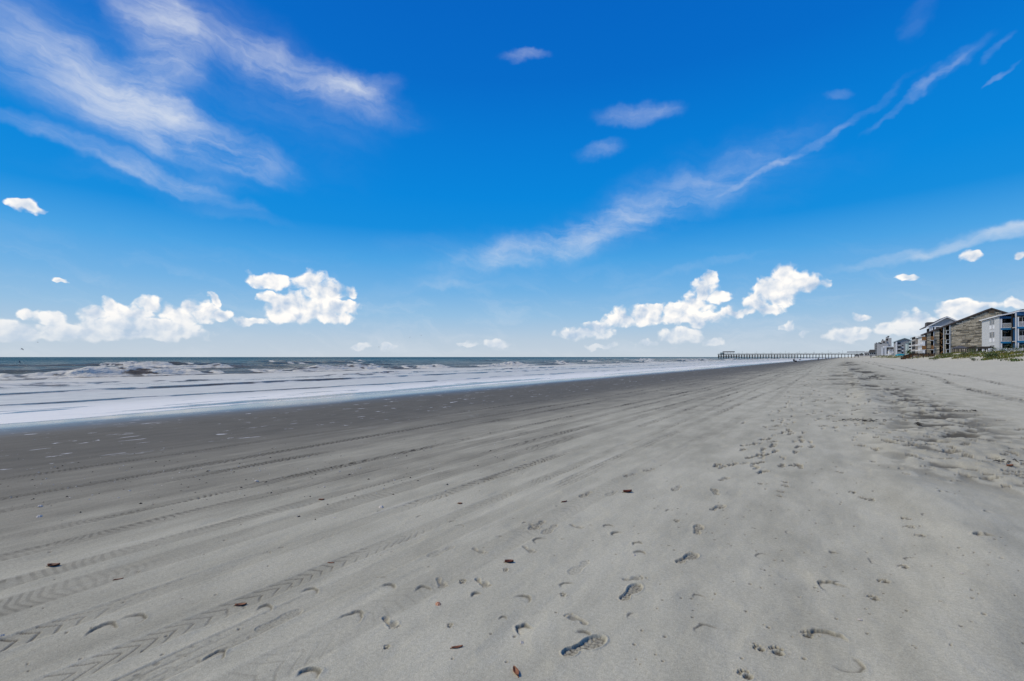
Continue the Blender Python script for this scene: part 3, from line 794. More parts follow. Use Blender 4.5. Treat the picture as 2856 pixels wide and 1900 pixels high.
# ------------------------------------------------------------------ blue trimmed apartment building
YB, XB = 136.0, 26.3
B = thing('apartment_building', 'pale grey apartment building with bright blue balcony beams at right edge', 'building', (XB, YB, 1.5))
ze = [1.75, 4.62, 7.42, 9.75]          # floors and eaves
yN = y_at(2757, XB)
w_ = MB().box(XB, 45, YB + 2.2, yN + 6, 1.2, 9.9).build('wall', M_pale, B)
MB().box(XB - .001, XB + .18, YB, YB + 2.2, 1.2, 9.9).build('end_wall', M_pale, B)
for k_ in range(3):
    zz = ze[k_]
    for a0, a1 in ((yN - 3.3, yN - 1.1), (YB + 3.6, YB + 5.6)):
        window(w_, 'x', a0, a1, zz + 1.0, zz + 2.25, XB)
        MB().box(XB - .04, XB - .004, a0 - .1, a1 + .1, zz + .1, zz + .88).build('panel', M_white, w_)
    # bay nearest the sea
    MB().box(XB + .18, 28.0, YB + 2.05, YB + 2.2 - .004, zz, ze[k_ + 1] - .35).build('back_wall', M_bluewall, B)
    window(B, 'y', 27.0, 28.0, zz + .1, zz + 2.05, YB + 2.05)
    if k_ > 0:
        MB().box(XB + .02, 28.0 - .01, YB + .06, YB + 2.05, zz - .14, zz).build('balcony_floor', M_concrete, B)
        MB().box(XB + .19, 28.0 - .02, YB - .02, YB + .055, zz - .36, zz - .01).build('beam', M_blue, B)
        railing(B, XB + .42, 27.98, YB + .02, YB + .02, zz, zz + 1.0, M_white)
        MB().box(28.12, 36, YB - 3.0, YB - 2.92, zz - .30, zz + .06).build('beam', M_blue, B)
        MB().box(28.02, 36, YB - 2.91, YB - .3, zz - .08, zz + .06).build('balcony_floor', M_concrete, B)
        railing(B, 28.45, 36, YB - 2.97, YB - 2.97, zz + .06, zz + 1.08, M_white)
    MB().box(28.15, 36, YB - .5, YB - .3, zz, ze[k_ + 1] - .3).build('back_wall', M_bluewall, B)
    window(B, 'y', 28.7, 30.2, zz + .1, zz + 2.1, YB - .5)
    # white posts with a blue return behind them
    MB().box(XB + .20, XB + .40, YB - .03, YB + .12, zz + .002, ze[k_ + 1] - .365).build('post', M_white, B)
    MB().box(XB + .42, XB + .62, YB + 1.2, YB + 2.04, zz + .002, ze[k_ + 1] - .38).build('side_panel', M_blue, B)
    MB().box(28.26, 28.44, YB - 3.0, YB - 2.86, zz + .062, ze[k_ + 1] - .305).build('post', M_white, B)
    MB().box(28.5, 28.66, YB - 1.6, YB - .51, zz + .07, ze[k_ + 1] - .32).build('side_panel', M_blue, B)
MB().box(28.0, 28.14, YB - 3.05, YB - 2.6, 1.2, 10.35).build('corner_post', M_pale, B)
MB().box(28.0, 28.14, YB - .5, YB + 2.2, 1.2, 10.35).build('corner_wall', M_dark, B)
MB().box(XB + .02, 28.0 - .004, YB - .05, YB + 1.5, 9.40, 9.85).build('fascia', M_bluewall, B)
MB().box(28.16, 36, YB - 3.1, YB - 1.6, 9.75, 10.45).build('fascia', M_bluewall, B)
rf = MB().prism_y([(XB - .35, 9.88), (28.4, 10.4), (28.4, 10.62), (XB - .35, 10.10)], YB - .3, yN + 6.3).build('roof', M_white, B)
MB().box(28.41, 40, YB - 3.3, yN + 6.2, 10.48, 10.72).build('roof', M_white, B)
MB().box(28.9, 40, YB - 2.9, yN + 5, 10.73, 10.98).build('roof_kerb', M_greyroof, rf)

# ------------------------------------------------------------------ stone gabled building
YS = 184.0
def xs(px): return x_at(px, YS)
XC, XRG = xs(2585), xs(2765)
zc, zr = z_at(930, XC, YS), z_at(861, XRG, YS)
slope = (zr - zc) / (XRG - XC)
XE = XRG + 13
def zroof(x): return zr - abs(x - XRG) * slope
S = thing('stone_building', 'brown stone gabled apartment building with dark balcony slots', 'building', (XC, YS, 2.0))
Z0 = 1.2
slots = [(xs(2596.5), xs(2604.5)), (xs(2620), xs(2631.5)), (xs(2638.5), xs(2648))]
segs = []; a_ = XC
for s0, s1 in slots: segs.append((a_, s0)); a_ = s1
segs.append((a_, XE))
srng = random.Random(4)
unit = []
for k_ in range(4):      # four rough blocks, scaled and reused
    m = MB().box(-.5, .5, -.5, .5, -.5, .5)
    m.v = [(x + srng.uniform(-.05, .05), y + srng.uniform(-.12, .12) * (y < 0), z + srng.uniform(-.12, .12)) for x, y, z in m.v]
    me = bpy.data.meshes.new('stone'); me.from_pydata(m.v, [], m.f); me.materials.append(M_stone); unit.append(me)
plan = []
for (s0, s1) in segs:
    pl = [(s0, Z0), (s1, Z0)]
    if s0 < XRG < s1: pl += [(s1, zroof(s1)), (XRG, zr), (s0, zroof(s0))]
    else: pl += [(s1, zroof(s1)), (s0, zroof(s0))]
    wl = MB().prism_y(pl, YS, YS + .4).build('wall', M_stonebase, S)
    z = Z0 + .1
    while z < zr:
        h = srng.uniform(.20, .42); x = s0 + .02
        while x < s1 - .1:
            L = min(srng.uniform(.5, 1.75), s1 - .02 - x)
            if s1 - .02 - (x + L) < .3: L = s1 - .02 - x
            if z + h < min(zroof(x), zroof(x + L)) - .02 and x < 39: plan.append((L * h, x, z, L, h, wl))
            x += L
        z += h
plan.sort(key=lambda t: -t[0])
shown = [t for t in plan if t[1] < xs(2762)]
single = set(map(id, shown[:300]))
rest_m = MB(); tones = []
for t in plan:
    A, x, z, L, h, wl = t
    pr = srng.uniform(.03, .14); gap = .03
    if id(t) in single:
        o = bpy.data.objects.new('stone', unit[srng.randrange(4)]); col.objects.link(o); o.parent = wl
        o.location = Vector((x + L / 2, YS - pr / 2, z + h / 2)) - parent_loc(wl)
        o.scale = (L - gap, pr, h - gap)
    else:
        k0 = len(rest_m.v); rest_m.box(x + gap / 2, x + L - gap / 2, YS - pr, YS - .003, z + gap / 2, z + h - gap / 2)
        tones += [srng.random()] * (len(rest_m.v) - k0)
ro = rest_m.build('stone_cladding', M_stone, S); ro['kind'] = 'stuff'
at_ = ro.data.attributes.new('tone', 'FLOAT', 'POINT'); at_.data.foreach_set('value', np.array(tones, np.float32))
# the long seaward wall and the dark core behind the slots
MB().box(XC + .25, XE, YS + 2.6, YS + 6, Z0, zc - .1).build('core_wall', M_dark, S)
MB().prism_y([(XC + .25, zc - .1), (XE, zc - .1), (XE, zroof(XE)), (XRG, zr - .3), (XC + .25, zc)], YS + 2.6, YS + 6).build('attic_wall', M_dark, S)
for sgn in (0, 1):
    xa, xb = (XC - .75, XRG) if sgn == 0 else (XRG, XE + .7)
    rf = MB().prism_y([(xa, zroof(xa) + .02), (xb, zroof(xb) + .02), (xb, zroof(xb) + .24), (xa, zroof(xa) + .24)], YS - .3, YS + 6.6).build('roof', M_greyroof, S)
    MB().prism_y([(xa, zroof(xa) - .12), (xb, zroof(xb) - .12), (xb, zroof(xb) + .2), (xa, zroof(xa) + .2)], YS - .38, YS - .305).build('fascia', M_brownroof, rf)
MB().box(xs(2757), xs(2773), YS - .26, YS - .16, z_at(874, XRG, YS), z_at(863.5, XRG, YS) - .1).build('vent', M_vent, S)
fl = [2.55, 5.4, 8.2]
s0, s1 = slots[0]
for k_ in range(2):
    zz = [2.9, 5.65][k_]
    MB().box(s0 - .35, s1 - .02, YS - .5, YS + 2.5, zz - .25 + .9, zz + .9 - .05).build('balcony_floor', M_concrete, S)
    MB().box(s0 + .02, s1 - .04, YS - .45, YS - .36, zz + .9, zz + 1.95).build('balcony_panel', M_wood, S)
    MB().box(XC - 1.1, XC - .03, YS + .3, YS + 5, zz + .65, zz + .85).build('balcony_floor', M_concrete, S)
    MB().box(XC - 1.08, XC - .04, YS + .3, YS + .4, zz + .86, zz + 1.95).build('balcony_panel', M_wood, S)
MB().box(s1 - .12, s1 + .06, YS - .2, YS - .145, Z0, zroof(s1) - .1).build('trim', M_pale, S)
s0, s1 = slots[1]
for k_ in range(4):
    za = 2.2 + 1.95 * k_; xa, xb = (s0 + .05, s1 - .05) if k_ % 2 == 0 else (s1 - .05, s0 + .05)
    for yy in (YS + .25, YS + 1.3):
        MB().bar((xa, yy, za), (xb, yy, za + 1.0), .09, .30).build('stair_stringer', M_wood, S)
    MB().box(min(xa, xb) + .3, max(xa, xb) - .3, YS + .1, YS + .18, za + 1.25, za + 2.0).build('stair_panel', M_wood if k_ % 2 else M_deckwood, S)
MB().box(s1 - .10, s1 + .08, YS - .2, YS - .145, Z0, zroof(s1) - .1).build('trim', M_pale, S)
s0, s1 = slots[2]
for zz in (2.62, 5.42, 8.22):
    MB().box(s0 - .3, s1 - .05, YS - .35, YS + 2.5, zz - .09, zz + .09).build('balcony_floor', M_pale, S)
    MB().box(s0 - .05, s1 - .06, YS - .30, YS - .22, zz + 1.02, zz + 1.14).build('handrail', M_pale, S)
    MB().box(s0 + .0, s0 + .12, YS - .33, YS - .20, zz + .095, zz + 1.015).build('post', M_pale, S)
MB().box(s1 - .06, s1 + .18, YS - .22, YS - .145, Z0, zroof(s1) - .1).build('trim', M_pale, S)
MB().box(XC - .12, XC - .005, YS - .1, YS + .25, Z0, zc - .1).build('trim', M_brownroof, S)

# ------------------------------------------------------------------ blue grey gabled building behind it
YG = 238.0
G = thing('gabled_building', 'blue grey gabled house top with white trim behind the stone building', 'building', (x_at(2641, YG), YG, 2))
xl, xp, xr_ = x_at(2590, YG), x_at(2641, YG), x_at(2674, YG)
zl, zp = z_at(911, xl, YG), z_at(885, xp, YG); sl = (zp - zl) / (xp - xl)
zrt = zp - (xr_ - xp) * sl
MB().prism_y([(xl, zl), (xr_, zl), (xr_, max(zrt, zl + .01)), (xp, zp)], YG, YG + .3).build('gable_wall', M_bluegrey, G)
MB().box(xl + 1.2, xr_, YG + 2, YG + 16, 1.5, zl - .2).build('wall', M_dark, G)
for a, b in ((xl - .8, xp), (xp, xr_ + 1)):
    f_ = lambda x: zp - abs(x - xp) * sl
    r0 = MB().prism_y([(a, f_(a)), (b, f_(b)), (b, f_(b) + .4), (a, f_(a) + .4)], YG - .5, YG + 18).build('roof', M_greyroof, G)
    MB().prism_y([(a, f_(a) - .12), (b, f_(b) - .12), (b, f_(b) + .34), (a, f_(a) + .34)], YG - .62, YG - .505).build('fascia', M_white, r0)
MB().box(xl + .2, xr_, YG - .35, YG - .02, zl - .25, zl + .05).build('trim', M_white, G)
for pxx in (2594, 2599.5, 2608):
    xx = x_at(pxx, YG); MB().box(xx - .22, xx + .22, YG - .3, YG + .1, 1.5, zl - .26).build('post', M_white, G)
MB().box(x_at(2600, YG), x_at(2607, YG), YG + .2, YG + .3, zl - 1.9, zl - .27).build('pane', M_glass, G)
MB().box(xl + .3, x_at(2600, YG), YG - .25, YG - .15, zl - 3.2, zl - 2.0).build('balcony_panel', M_white, G)
MB().prism_y([(x_at(2584, YG + 4), z_at(912, xl, YG + 4)), (x_at(2611, YG + 4), z_at(912, xl, YG + 4)), (x_at(2611, YG + 4), z_at(899, xl, YG + 4)), (x_at(2585, YG + 4), z_at(899, xl, YG + 4))], YG + 4, YG + 9).build('mansard_roof', M_greyroof, G)

# ------------------------------------------------------------------ white pilastered building
XW = 33.0
y0, y1, y2 = y_at(2583, XW), y_at(2567.5, XW), y_at(2556.5, XW)
W = thing('pilastered_building', 'white pilastered building with small balconies left of the stone building', 'building', (XW, y0, 2))
zw = z_at(937, XW, y0)
MB().box(XW, 55, y0, y2, 1.5, zw).build('wall', M_grey, W)
npl = 5
for k_ in range(npl):
    ya = y0 + (y1 - y0) * k_ / npl
    MB().box(XW - 1.2, XW - .004, ya, ya + (y1 - y0) / npl * .55, 1.5, zw - .1).build('pilaster', M_white, W)
    for zz in (4.4, 7.2):
        MB().box(XW - 2.3, XW - 1.204, ya, ya + (y1 - y0) / npl * .5, zz, zz + .75).build('balcony', M_white, W)
    MB().box(XW - .5, XW - .006, ya + (y1 - y0) / npl * .62, ya + (y1 - y0) / npl * .9, 1.6, zw - .4).build('pane', M_glass, W)
MB().box(XW - 2.0, XW - .01, y1 + .3, y2, 1.5, zw - .3).build('stair_tower', M_beige, W)
for k_ in range(4):
    zz = 1.9 + 2.7 * k_
    MB().box(XW - 2.6, XW - 2.004, y1 + .3, y2, zz, zz + .35).build('slab', M_concrete, W)
    MB().box(XW - 2.05, XW - 2.003, y1 + 1.2, y2 - .8, zz + 1.0, zz + 2.3).build('opening', M_dark, W)
f_z = zw + .1
rf = MB().prism_y([(XW - 1.8, f_z), (44, f_z + 4.2), (56, f_z - .3), (56, f_z), (44, f_z + 4.6), (XW - 1.8, f_z + .3)][::1], y0 - .6, y1 + .5).build('roof', M_brownroof, W)
MB().box(XW - 2.0, XW - 1.81, y0 - .6, y1 + .5, f_z - .15, f_z + .35).build('fascia', M_white, rf)
MB().prism_y([(XW - 2.6, f_z - .25), (44, f_z + 3.4), (44, f_z + 3.8), (XW - 2.6, f_z + .1)], y1 + .52, y2 + .5).build('roof', M_brownroof, W)

# ------------------------------------------------------------------ pale green building
def block(name, label, depth, px0, px1, ptop, mat_, cat='building', zb=1.5, deep=14, par=None):
    u = ((px0 + px1) / 2 - CX) / FPX; Yb = depth * (FY + RY * u)
    xa, xb = x_at(px0, Yb), x_at(px1, Yb); zt = z_at(ptop, (xa + xb) / 2, Yb)
    t_ = par or thing(name, label, cat, ((xa + xb) / 2, Yb, zb))
    MB().box(xa, xb, Yb, Yb + deep, zb, zt).build('wall', mat_, t_)
    return t_, xa, xb, Yb, zt
def balconies(t_, xa, xb, Yb, z0, z1, n, rail=M_white, slab=M_concrete, glass=M_glass, out=1.2, fill=.5):
    h = (z1 - z0) / n
    for k in range(n):
        zz = z0 + h * k
        MB().box(xa + .05, xb - .05, Yb - .03, Yb - .004, zz + h * fill, zz + h * .93).build('opening', glass, t_)
        MB().box(xa, xb, Yb - out, Yb - .035, zz - .12, zz + .10).build('balcony_floor', slab, t_)
        MB().box(xa, xb, Yb - out, Yb - out + .08, zz + .102, zz + h * .40).build('balcony_panel', rail, t_)
T_, xa, xb, Yb, zt = block('green_building', 'pale green balconied block behind the dark palm', 352, 2542, 2558, 951, M_teal)
balconies(T_, x_at(2547.5, Yb), x_at(2555.5, Yb), Yb, z_at(991, xa, Yb), zt - .3, 4, rail=M_teal)
MB().box(xa, x_at(2546, Yb), Yb - 1.4, Yb - .01, 1.5, zt - .6).build('stair_tower', M_white, T_)
MB().prism_y([(xa - .6, zt), (xb + 6, zt), (xb + 6, zt + 2.4), (xb, zt + 2.2)], Yb - .6, Yb + 10).build('roof', M_tealroof, T_)
xa2, xb2 = x_at(2530, Yb + 2), x_at(2541.5, Yb + 2); zt2 = z_at(957, xa2, Yb)
MB().box(xa2, xb2, Yb + 2, Yb + 14, 1.5, zt2).build('wall', M_teal, T_)
balconies(T_, x_at(2534.5, Yb + 2), x_at(2541.3, Yb + 2), Yb + 2, z_at(993, xa2, Yb), zt2 - .2, 4, rail=M_white)
MB().prism_y([(xa2 - .5, zt2), (xb2, zt2), (xb2, zt2 + .5), (xa2 + .8, zt2 + .5)], Yb + 1.4, Yb + 12).build('roof', M_tealroof, T_)

# ------------------------------------------------------------------ grey gabled block with side balconies
A_, xa, xb, Yb, zt = block('grey_gabled_block', 'mid grey gabled apartment block with column of dark balconies', 372, 2499, 2547, 952.5, M_grey, deep=22)
xm = x_at(2523, Yb); zp = z_at(944.5, xm, Yb)
MB().prism_y([(xa, zt + .003), (xb, zt + .003), (xm, zp)], Yb, Yb + 22).build('gable_wall', M_grey, A_)
for a, b in ((xa - .8, xm), (xm, xb + .8)):
    sl = (zp - zt) / (xm - xa); f_ = lambda x: zp - abs(x - xm) * sl
    MB().prism_y([(a, f_(a) + .01), (b, f_(b) + .01), (b, f_(b) + .5), (a, f_(a) + .5)], Yb - .8, Yb + 23).build('roof', M_tealroof, A_)
balconies(A_, x_at(2503, Yb), x_at(2512, Yb), Yb, z_at(996, xa, Yb), zt - .6, 4, rail=M_grey, slab=M_white)
MB().box(xa - .2, x_at(2502, Yb), Yb - 1.3, Yb - .01, 1.5, zt - .2).build('corner_post', M_white, A_)
for k_ in range(4):
    py = 964.5 + 9.6 * k_ * 1.0
    w0, w1 = x_at(2515.5, Yb), x_at(2520, Yb)
    if k_ < 3: window(A_, 'y', w0, w1, z_at(py + 2.2, xa, Yb), z_at(py - 2.0, xa, Yb), Yb, mull=False)
    MB().box(w0, w1, Yb - .06, Yb - .004, z_at(py + 6.3, xa, Yb), z_at(py + 3.0, xa, Yb)).build('panel', M_white, A_)

# ------------------------------------------------------------------ smaller and farther buildings
H_, xa, xb, Yb, zt = block('porch_house', 'white two storey porch house left of the grey gabled block', 410, 2479, 2499, 974, M_white, deep=12)
zrf = z_at(969, xa, Yb)
MB().prism_y([(xa - 1.2, zt), (xb, zt), (xb, zrf + .6), (xa + 3, zrf)], Yb - 1.5, Yb + 12).build('roof', M_greyroof, H_)
MB().box(x_at(2483, Yb), xb, Yb - .06, Yb - .003, z_at(978.5, xa, Yb), z_at(976, xa, Yb)).build('opening', M_glass, H_)
MB().box(x_at(2484, Yb), xb, Yb - .06, Yb - .003, z_at(985.5, xa, Yb), z_at(982, xa, Yb)).build('opening', M_glass, H_)
for k_ in range(5):
    xx = xa + (xb - xa) * (k_ + .5) / 5; MB().box(xx - .2, xx + .2, Yb - 1.3, Yb - 1.0, 1.5, zt - .01).build('post', M_white, H_)
MB().bar((xa - 2.0, Yb - 2, z_at(990, xa, Yb)), (xa + 4.5, Yb - 2, z_at(981, xa, Yb)), .4, .9).build('stair', M_white, H_)
F_, xa, xb, Yb, zt = block('columned_house', 'white framed house with tall columns beside the grey hotel', 440, 2466, 2490, 968.5, M_hotel, deep=10)
MB().box(xa - .5, xb, Yb - 2.4, Yb + 10, zt, zt + .7).build('roof', M_white, F_)
MB().box(x_at(2473, Yb), x_at(2479, Yb), Yb - .05, Yb - .003, z_at(990, xa, Yb), z_at(971, xa, Yb)).build('opening', M_glass, F_)
xq = x_at(2459, Yb)
MB().box(xq, xa, Yb - 2, Yb + 8, 1.5, z_at(972, xa, Yb)).build('wing', M_grey, F_)
for pxx in (2459, 2462, 2467.5, 2470.5):
    xx = x_at(pxx, Yb); MB().box(xx - .35, xx + .35, Yb - 2.9, Yb - 2.2, 1.5, z_at(970, xa, Yb)).build('column', M_white, F_)
MB().box(xq - .6, x_at(2472, Yb), Yb - 3.1, Yb - 2.18, z_at(970, xa, Yb) + .002, z_at(968.8, xa, Yb)).build('beam', M_white, F_)
O_, xa, xb, Yb, zt = block('hotel', 'tall light grey hotel with stepped roof beyond the pier', 760, 2445.5, 2478, 960, M_hotel, deep=30)
zh = z_at(943.5, xa, Yb)
MB().box(x_at(2473, Yb), x_at(2487, Yb), Yb + .02 + 3, Yb + 30, 1.5, zh).build('tower', M_hotel, O_)
MB().box(x_at(2473, Yb), x_at(2479.5, Yb), Yb + 3.1, Yb + 20, zh, zh + 2.2).build('tower_cap', M_grey, O_)
MB().box(x_at(2476, Yb), x_at(2481, Yb), Yb + 3.4, Yb + 8, zh + 2.21, zh + 3.6).build('plant_room', M_darkwood, O_)
MB().box(x_at(2441, Yb), xa - .02, Yb + 1, Yb + 28, 1.5, z_at(957.5, xa, Yb)).build('balcony_tower', M_grey, O_)
for k_ in range(7):
    zz = 3.5 + k_ * 2.9; MB().box(x_at(2441, Yb) + .4, xa - .5, Yb + .8, Yb + .996, zz, zz + 1.5).build('opening', M_glass, O_)
MB().box(x_at(2447, Yb), x_at(2476, Yb), Yb + 1, Yb + 20, zt + .01, zt + 1.6).build('roof_storey', M_grey, O_)
MB().box(x_at(2454, Yb), x_at(2459, Yb), Yb + .7, Yb + .98, zt + .02, zt + 2.0).build('opening', M_glass, O_)
MB().box(x_at(2459, Yb), x_at(2473, Yb), Yb + 1.5, Yb + 18, zt + 1.61, z_at(950, xa, Yb)).build('roof_storey', M_beige, O_)
MB().box(x_at(2463, Yb), x_at(2468, Yb), Yb + 1.3, Yb + 1.48, zt + 2.4, zt + 4.4).build('opening', M_dark, O_)
for pxx, w, h in ((2443, 2, 1.2), (2450, 3, 1.4), (2472, 2.5, 3), (2461, 1.5, 2.0)):
    xx = x_at(pxx, Yb); zz = zt + (1.6 if pxx < 2458 else 5.9) + (.2 if pxx > 2445 else -.1); MB().box(xx, xx + w, Yb + 3, Yb + 6, zz - .5, zz + h).build('roof_unit', M_darkwood, O_)
K_, xa, xb, Yb, zt = block('grey_house', 'dark roofed grey house left of the tall hotel', 640, 2425, 2441, 983, M_grey, deep=14)
MB().prism_y([(xa - .8, zt), (xb, zt), (xb, z_at(975.5, xa, Yb)), (xa + .6, z_at(975.5, xa, Yb))], Yb - .8, Yb + 14).build('roof', M_greyroof, K_)
for k_ in range(3):
    xx = xa + (xb - xa) * (k_ + .3) / 3; MB().box(xx, xx + 1.3, Yb - .05, Yb - .003, zt - 2.6, zt - .6).build('window', M_glass, K_)
N_, xa, xb, Yb, zt = block('pale_roofed_house', 'low house with pale metal roof at the landward end of pier', 720, 2411, 2425, 985.5, M_beige, deep=12)
MB().prism_y([(xa - .8, zt), (xb, zt), (xb, z_at(981, xa, Yb)), (xa + 1.4, z_at(981, xa, Yb))], Yb - .8, Yb + 12).build('roof', M_concrete, N_)
for k_ in range(2):
    xx = xa + (xb - xa) * (k_ + .35) / 2; MB().box(xx, xx + 1.6, Yb - .05, Yb - .003, zt - 2.6, zt - .6).build('window', M_glass, N_)
for (lab, dep, p0, p1, pt) in (('tiny flat grey house just right of the pier end', 900, 2397, 2409, 988.5), ('farthest low brown house seen under the pier end', 1150, 2384, 2396, 991)):
    L_, xa, xb, Yb, zt = block('far_house', lab, dep, p0, p1, pt, M_beige, deep=15)
    MB().prism_y([(xa - 1, zt), (xb + 1, zt), ((xa + xb) / 2, zt + 2.2)], Yb - 1, Yb + 15).build('roof', M_greyroof, L_)

# ------------------------------------------------------------------ fishing pier
YP = 690.0
XP0, XP1 = x_at(2003, YP), x_at(2408, YP)
zd = z_at(988.2, x_at(2200, YP), YP)
PR = thing('fishing_pier', 'long dark timber fishing pier with roofed end reaching out to sea', 'pier', (XP1, YP, 1))
MB().box(XP0, XP1, YP - 2, YP + 2, zd - .6, zd).build('deck', M_darkwood, PR)
m = MB()
for yy in (YP - 1.95, YP + 1.95):
    m.box(XP0, XP1, yy - .08, yy + .08, zd + .92, zd + 1.12); m.box(XP0, XP1, yy - .04, yy + .04, zd + .45, zd + .55)
    xx = XP0
    while xx < XP1: m.box(xx - .05, xx + .05, yy - .035, yy + .035, zd + .001, zd + .979); xx += 1.6
m.build('railing', M_darkwood, PR)
n = 49
proto = None; prng = random.Random(3)
for k_ in range(n):
    xx = XP0 + .6 + (x_at(2392, YP) - XP0) * k_ / (n - 1)
    if proto is None:
        m = MB()
        for yy in (-1.8, 0, 1.8): m.tube([(0, yy, -8.5), (0, yy, -.36)], .30, 6)
        m.bar((0, -2.1, -.8), (0, 2.1, -.8), .4, .4); m.bar((0, -1.8, -3.6), (0, 1.8, -1.0), .12, .2); m.bar((0, 1.8, -3.6), (0, -1.8, -1.0), .12, .2)
        proto = m.build('pile_bent', M_darkwood, None); o = proto
    else:
        o = bpy.data.objects.new('pile_bent', proto.data); col.objects.link(o)
    o.parent = PR; o.location = Vector((xx, YP, zd)) - PR.location; o.rotation_euler = (0, prng.uniform(-.02, .02), 0)
for k_ in range(n - 20):
    xa = XP0 + .6 + (x_at(2392, YP) - XP0) * k_ / (n - 1); xb = XP0 + .6 + (x_at(2392, YP) - XP0) * (k_ + 1) / (n - 1)
    m = MB(); m.bar((xa, YP - 1.9, zd - 2.9), (xb, YP - 1.9, zd - 1.2), .12, .2); m.bar((xa, YP - 1.9, zd - 1.2), (xb, YP - 1.9, zd - 2.9), .12, .2); m.bar((xa, YP - 2.0, zd - 3.0), (xb, YP - 2.0, zd - 3.0), .14, .22)
    m.build('cross_brace', M_darkwood, PR)
xa, xb = x_at(2017, YP), x_at(2048, YP)
rf = MB().prism_x([(YP - 4, zd + 3.0), (YP + 4, zd + 3.0), (YP + 3, zd + 4.2), (YP - 3, zd + 4.2)], xa, xb).build('pavilion_roof', M_darkwood, PR)
MB().box(x_at(2010, YP), x_at(2018, YP) - .02, YP - 3, YP + 3, zd + .01, zd + 2.6).build('bait_hut', M_tealroof, PR)
for k_ in range(8):
    xx = xa + .3 + (xb - xa - .6) * k_ / 7; MB().box(xx - .12, xx + .12, YP - 3.4, YP - 3.15, zd - .3, zd + 2.99).build('pavilion_post', M_darkwood, PR)
MB().box(XP0, x_at(2060, YP), YP - 4, YP - 2.02, zd - .5, zd + .0).build('wide_deck', M_darkwood, PR)
MB().box(XP0, x_at(2060, YP), YP - 3.9, YP + 3.9, zd - 2.9, zd - 2.45).build('lower_deck', M_darkwood, PR)
for pxx in np.linspace(2070, 2390, 9):
    xx = x_at(pxx, YP); MB().tube([(xx, YP + 2.1, zd), (xx, YP + 2.1, zd + 4.6)], .07, 5).build('lamp_post', M_darkwood, PR)
for pxx in np.linspace(2060, 2340, 13):
    xx = x_at(pxx, YP); MB().box(xx - 1.1, xx + 1.1, YP - .8, YP + .8, zd + 1.55, zd + 1.75).build('shelter_roof', M_darkwood, PR)
MB().prism_x([(YP - 4, zd + 2.0), (YP + 4, zd + 2.0), (YP, zd + 2.9)], x_at(2362, YP), x_at(2412, YP)).build('gate_roof', M_greyroof, PR)

# ------------------------------------------------------------------ boardwalk, gazebos, fence
YW = 170.0
def xw_(px): return x_at(px, YW)
bx0, bx1 = xw_(2545), xw_(2606); zdk = z_at(993.5, bx0, YW)
BW = thing('boardwalk', 'brown timber boardwalk with stairs down to the beach', 'boardwalk', (bx0, YW, .9))
MB().box(bx0, bx1, YW, YW + 1.9, zdk - .15, zdk).build('deck', M_deckwood, BW)
zt_ = z_at(985.5, bx0, YW)
brd = None; k_ = 0; x = bx0 + .05
while x < bx1:
    if brd is None: brd = MB().box(0, .22, -.02, .02, zdk + .05 - BW.location.z, zt_ - .1 - BW.location.z).build('board', M_deckwood, None); o = brd
    else: o = bpy.data.objects.new('board', brd.data); col.objects.link(o)
    o.parent = BW; o.location = (x - bx0, -.03, 0); x += .24
MB().bar((bx0 - .1, YW - .06, zt_), (bx1, YW - .06, zt_), .16, .1).build('handrail', M_darkwood, BW)
MB().bar((bx0 - .1, YW + 1.9, zt_), (bx1, YW + 1.9, zt_), .16, .1).build('handrail', M_darkwood, BW)
for k_ in range(5):
    xx = bx0 + (bx1 - bx0) * k_ / 4; MB().box(xx - .08, xx + .08, YW - .13, YW - .055, .3, zt_ + .08).build('post', M_darkwood, BW)
sx1 = xw_(2514); zg = gz(sx1, YW)
for yy in (YW, YW + 1.85):
    MB().bar((bx0, yy, zdk - .1), (sx1, yy, zg + .05), .1, .35).build('stringer', M_deckwood, BW)
    MB().bar((bx0, yy - .05, zt_), (sx1, yy - .05, zg + .75), .12, .1).build('handrail', M_darkwood, BW)
    for t in (.3, .62, .98):
        xx = bx0 + (sx1 - bx0) * t; MB().box(xx - .06, xx + .06, yy - .1, yy - .04, zdk + (zg - zdk) * t - .4, zt_ + (zg + .75 - zt_) * t).build('post', M_darkwood, BW)
for k_ in range(13):
    t = (k_ + .5) / 14; xx = bx0 + (sx1 - bx0) * t
    MB().box(xx - .085, xx + .085, YW - .035, YW - .005, zdk + (zg - zdk) * t + .08, zt_ + (zg + .75 - zt_) * t - .08).build('board', M_deckwood, BW)
for k_ in range(9):
    t = (k_ + .5) / 9; xx = bx0 + (sx1 - bx0) * t; zz = zdk + (zg - zdk) * t
    MB().box(xx - .15, xx + .15, YW + .06, YW + 1.79, zz + .06, zz + .11).build('tread', M_deckwood, BW)

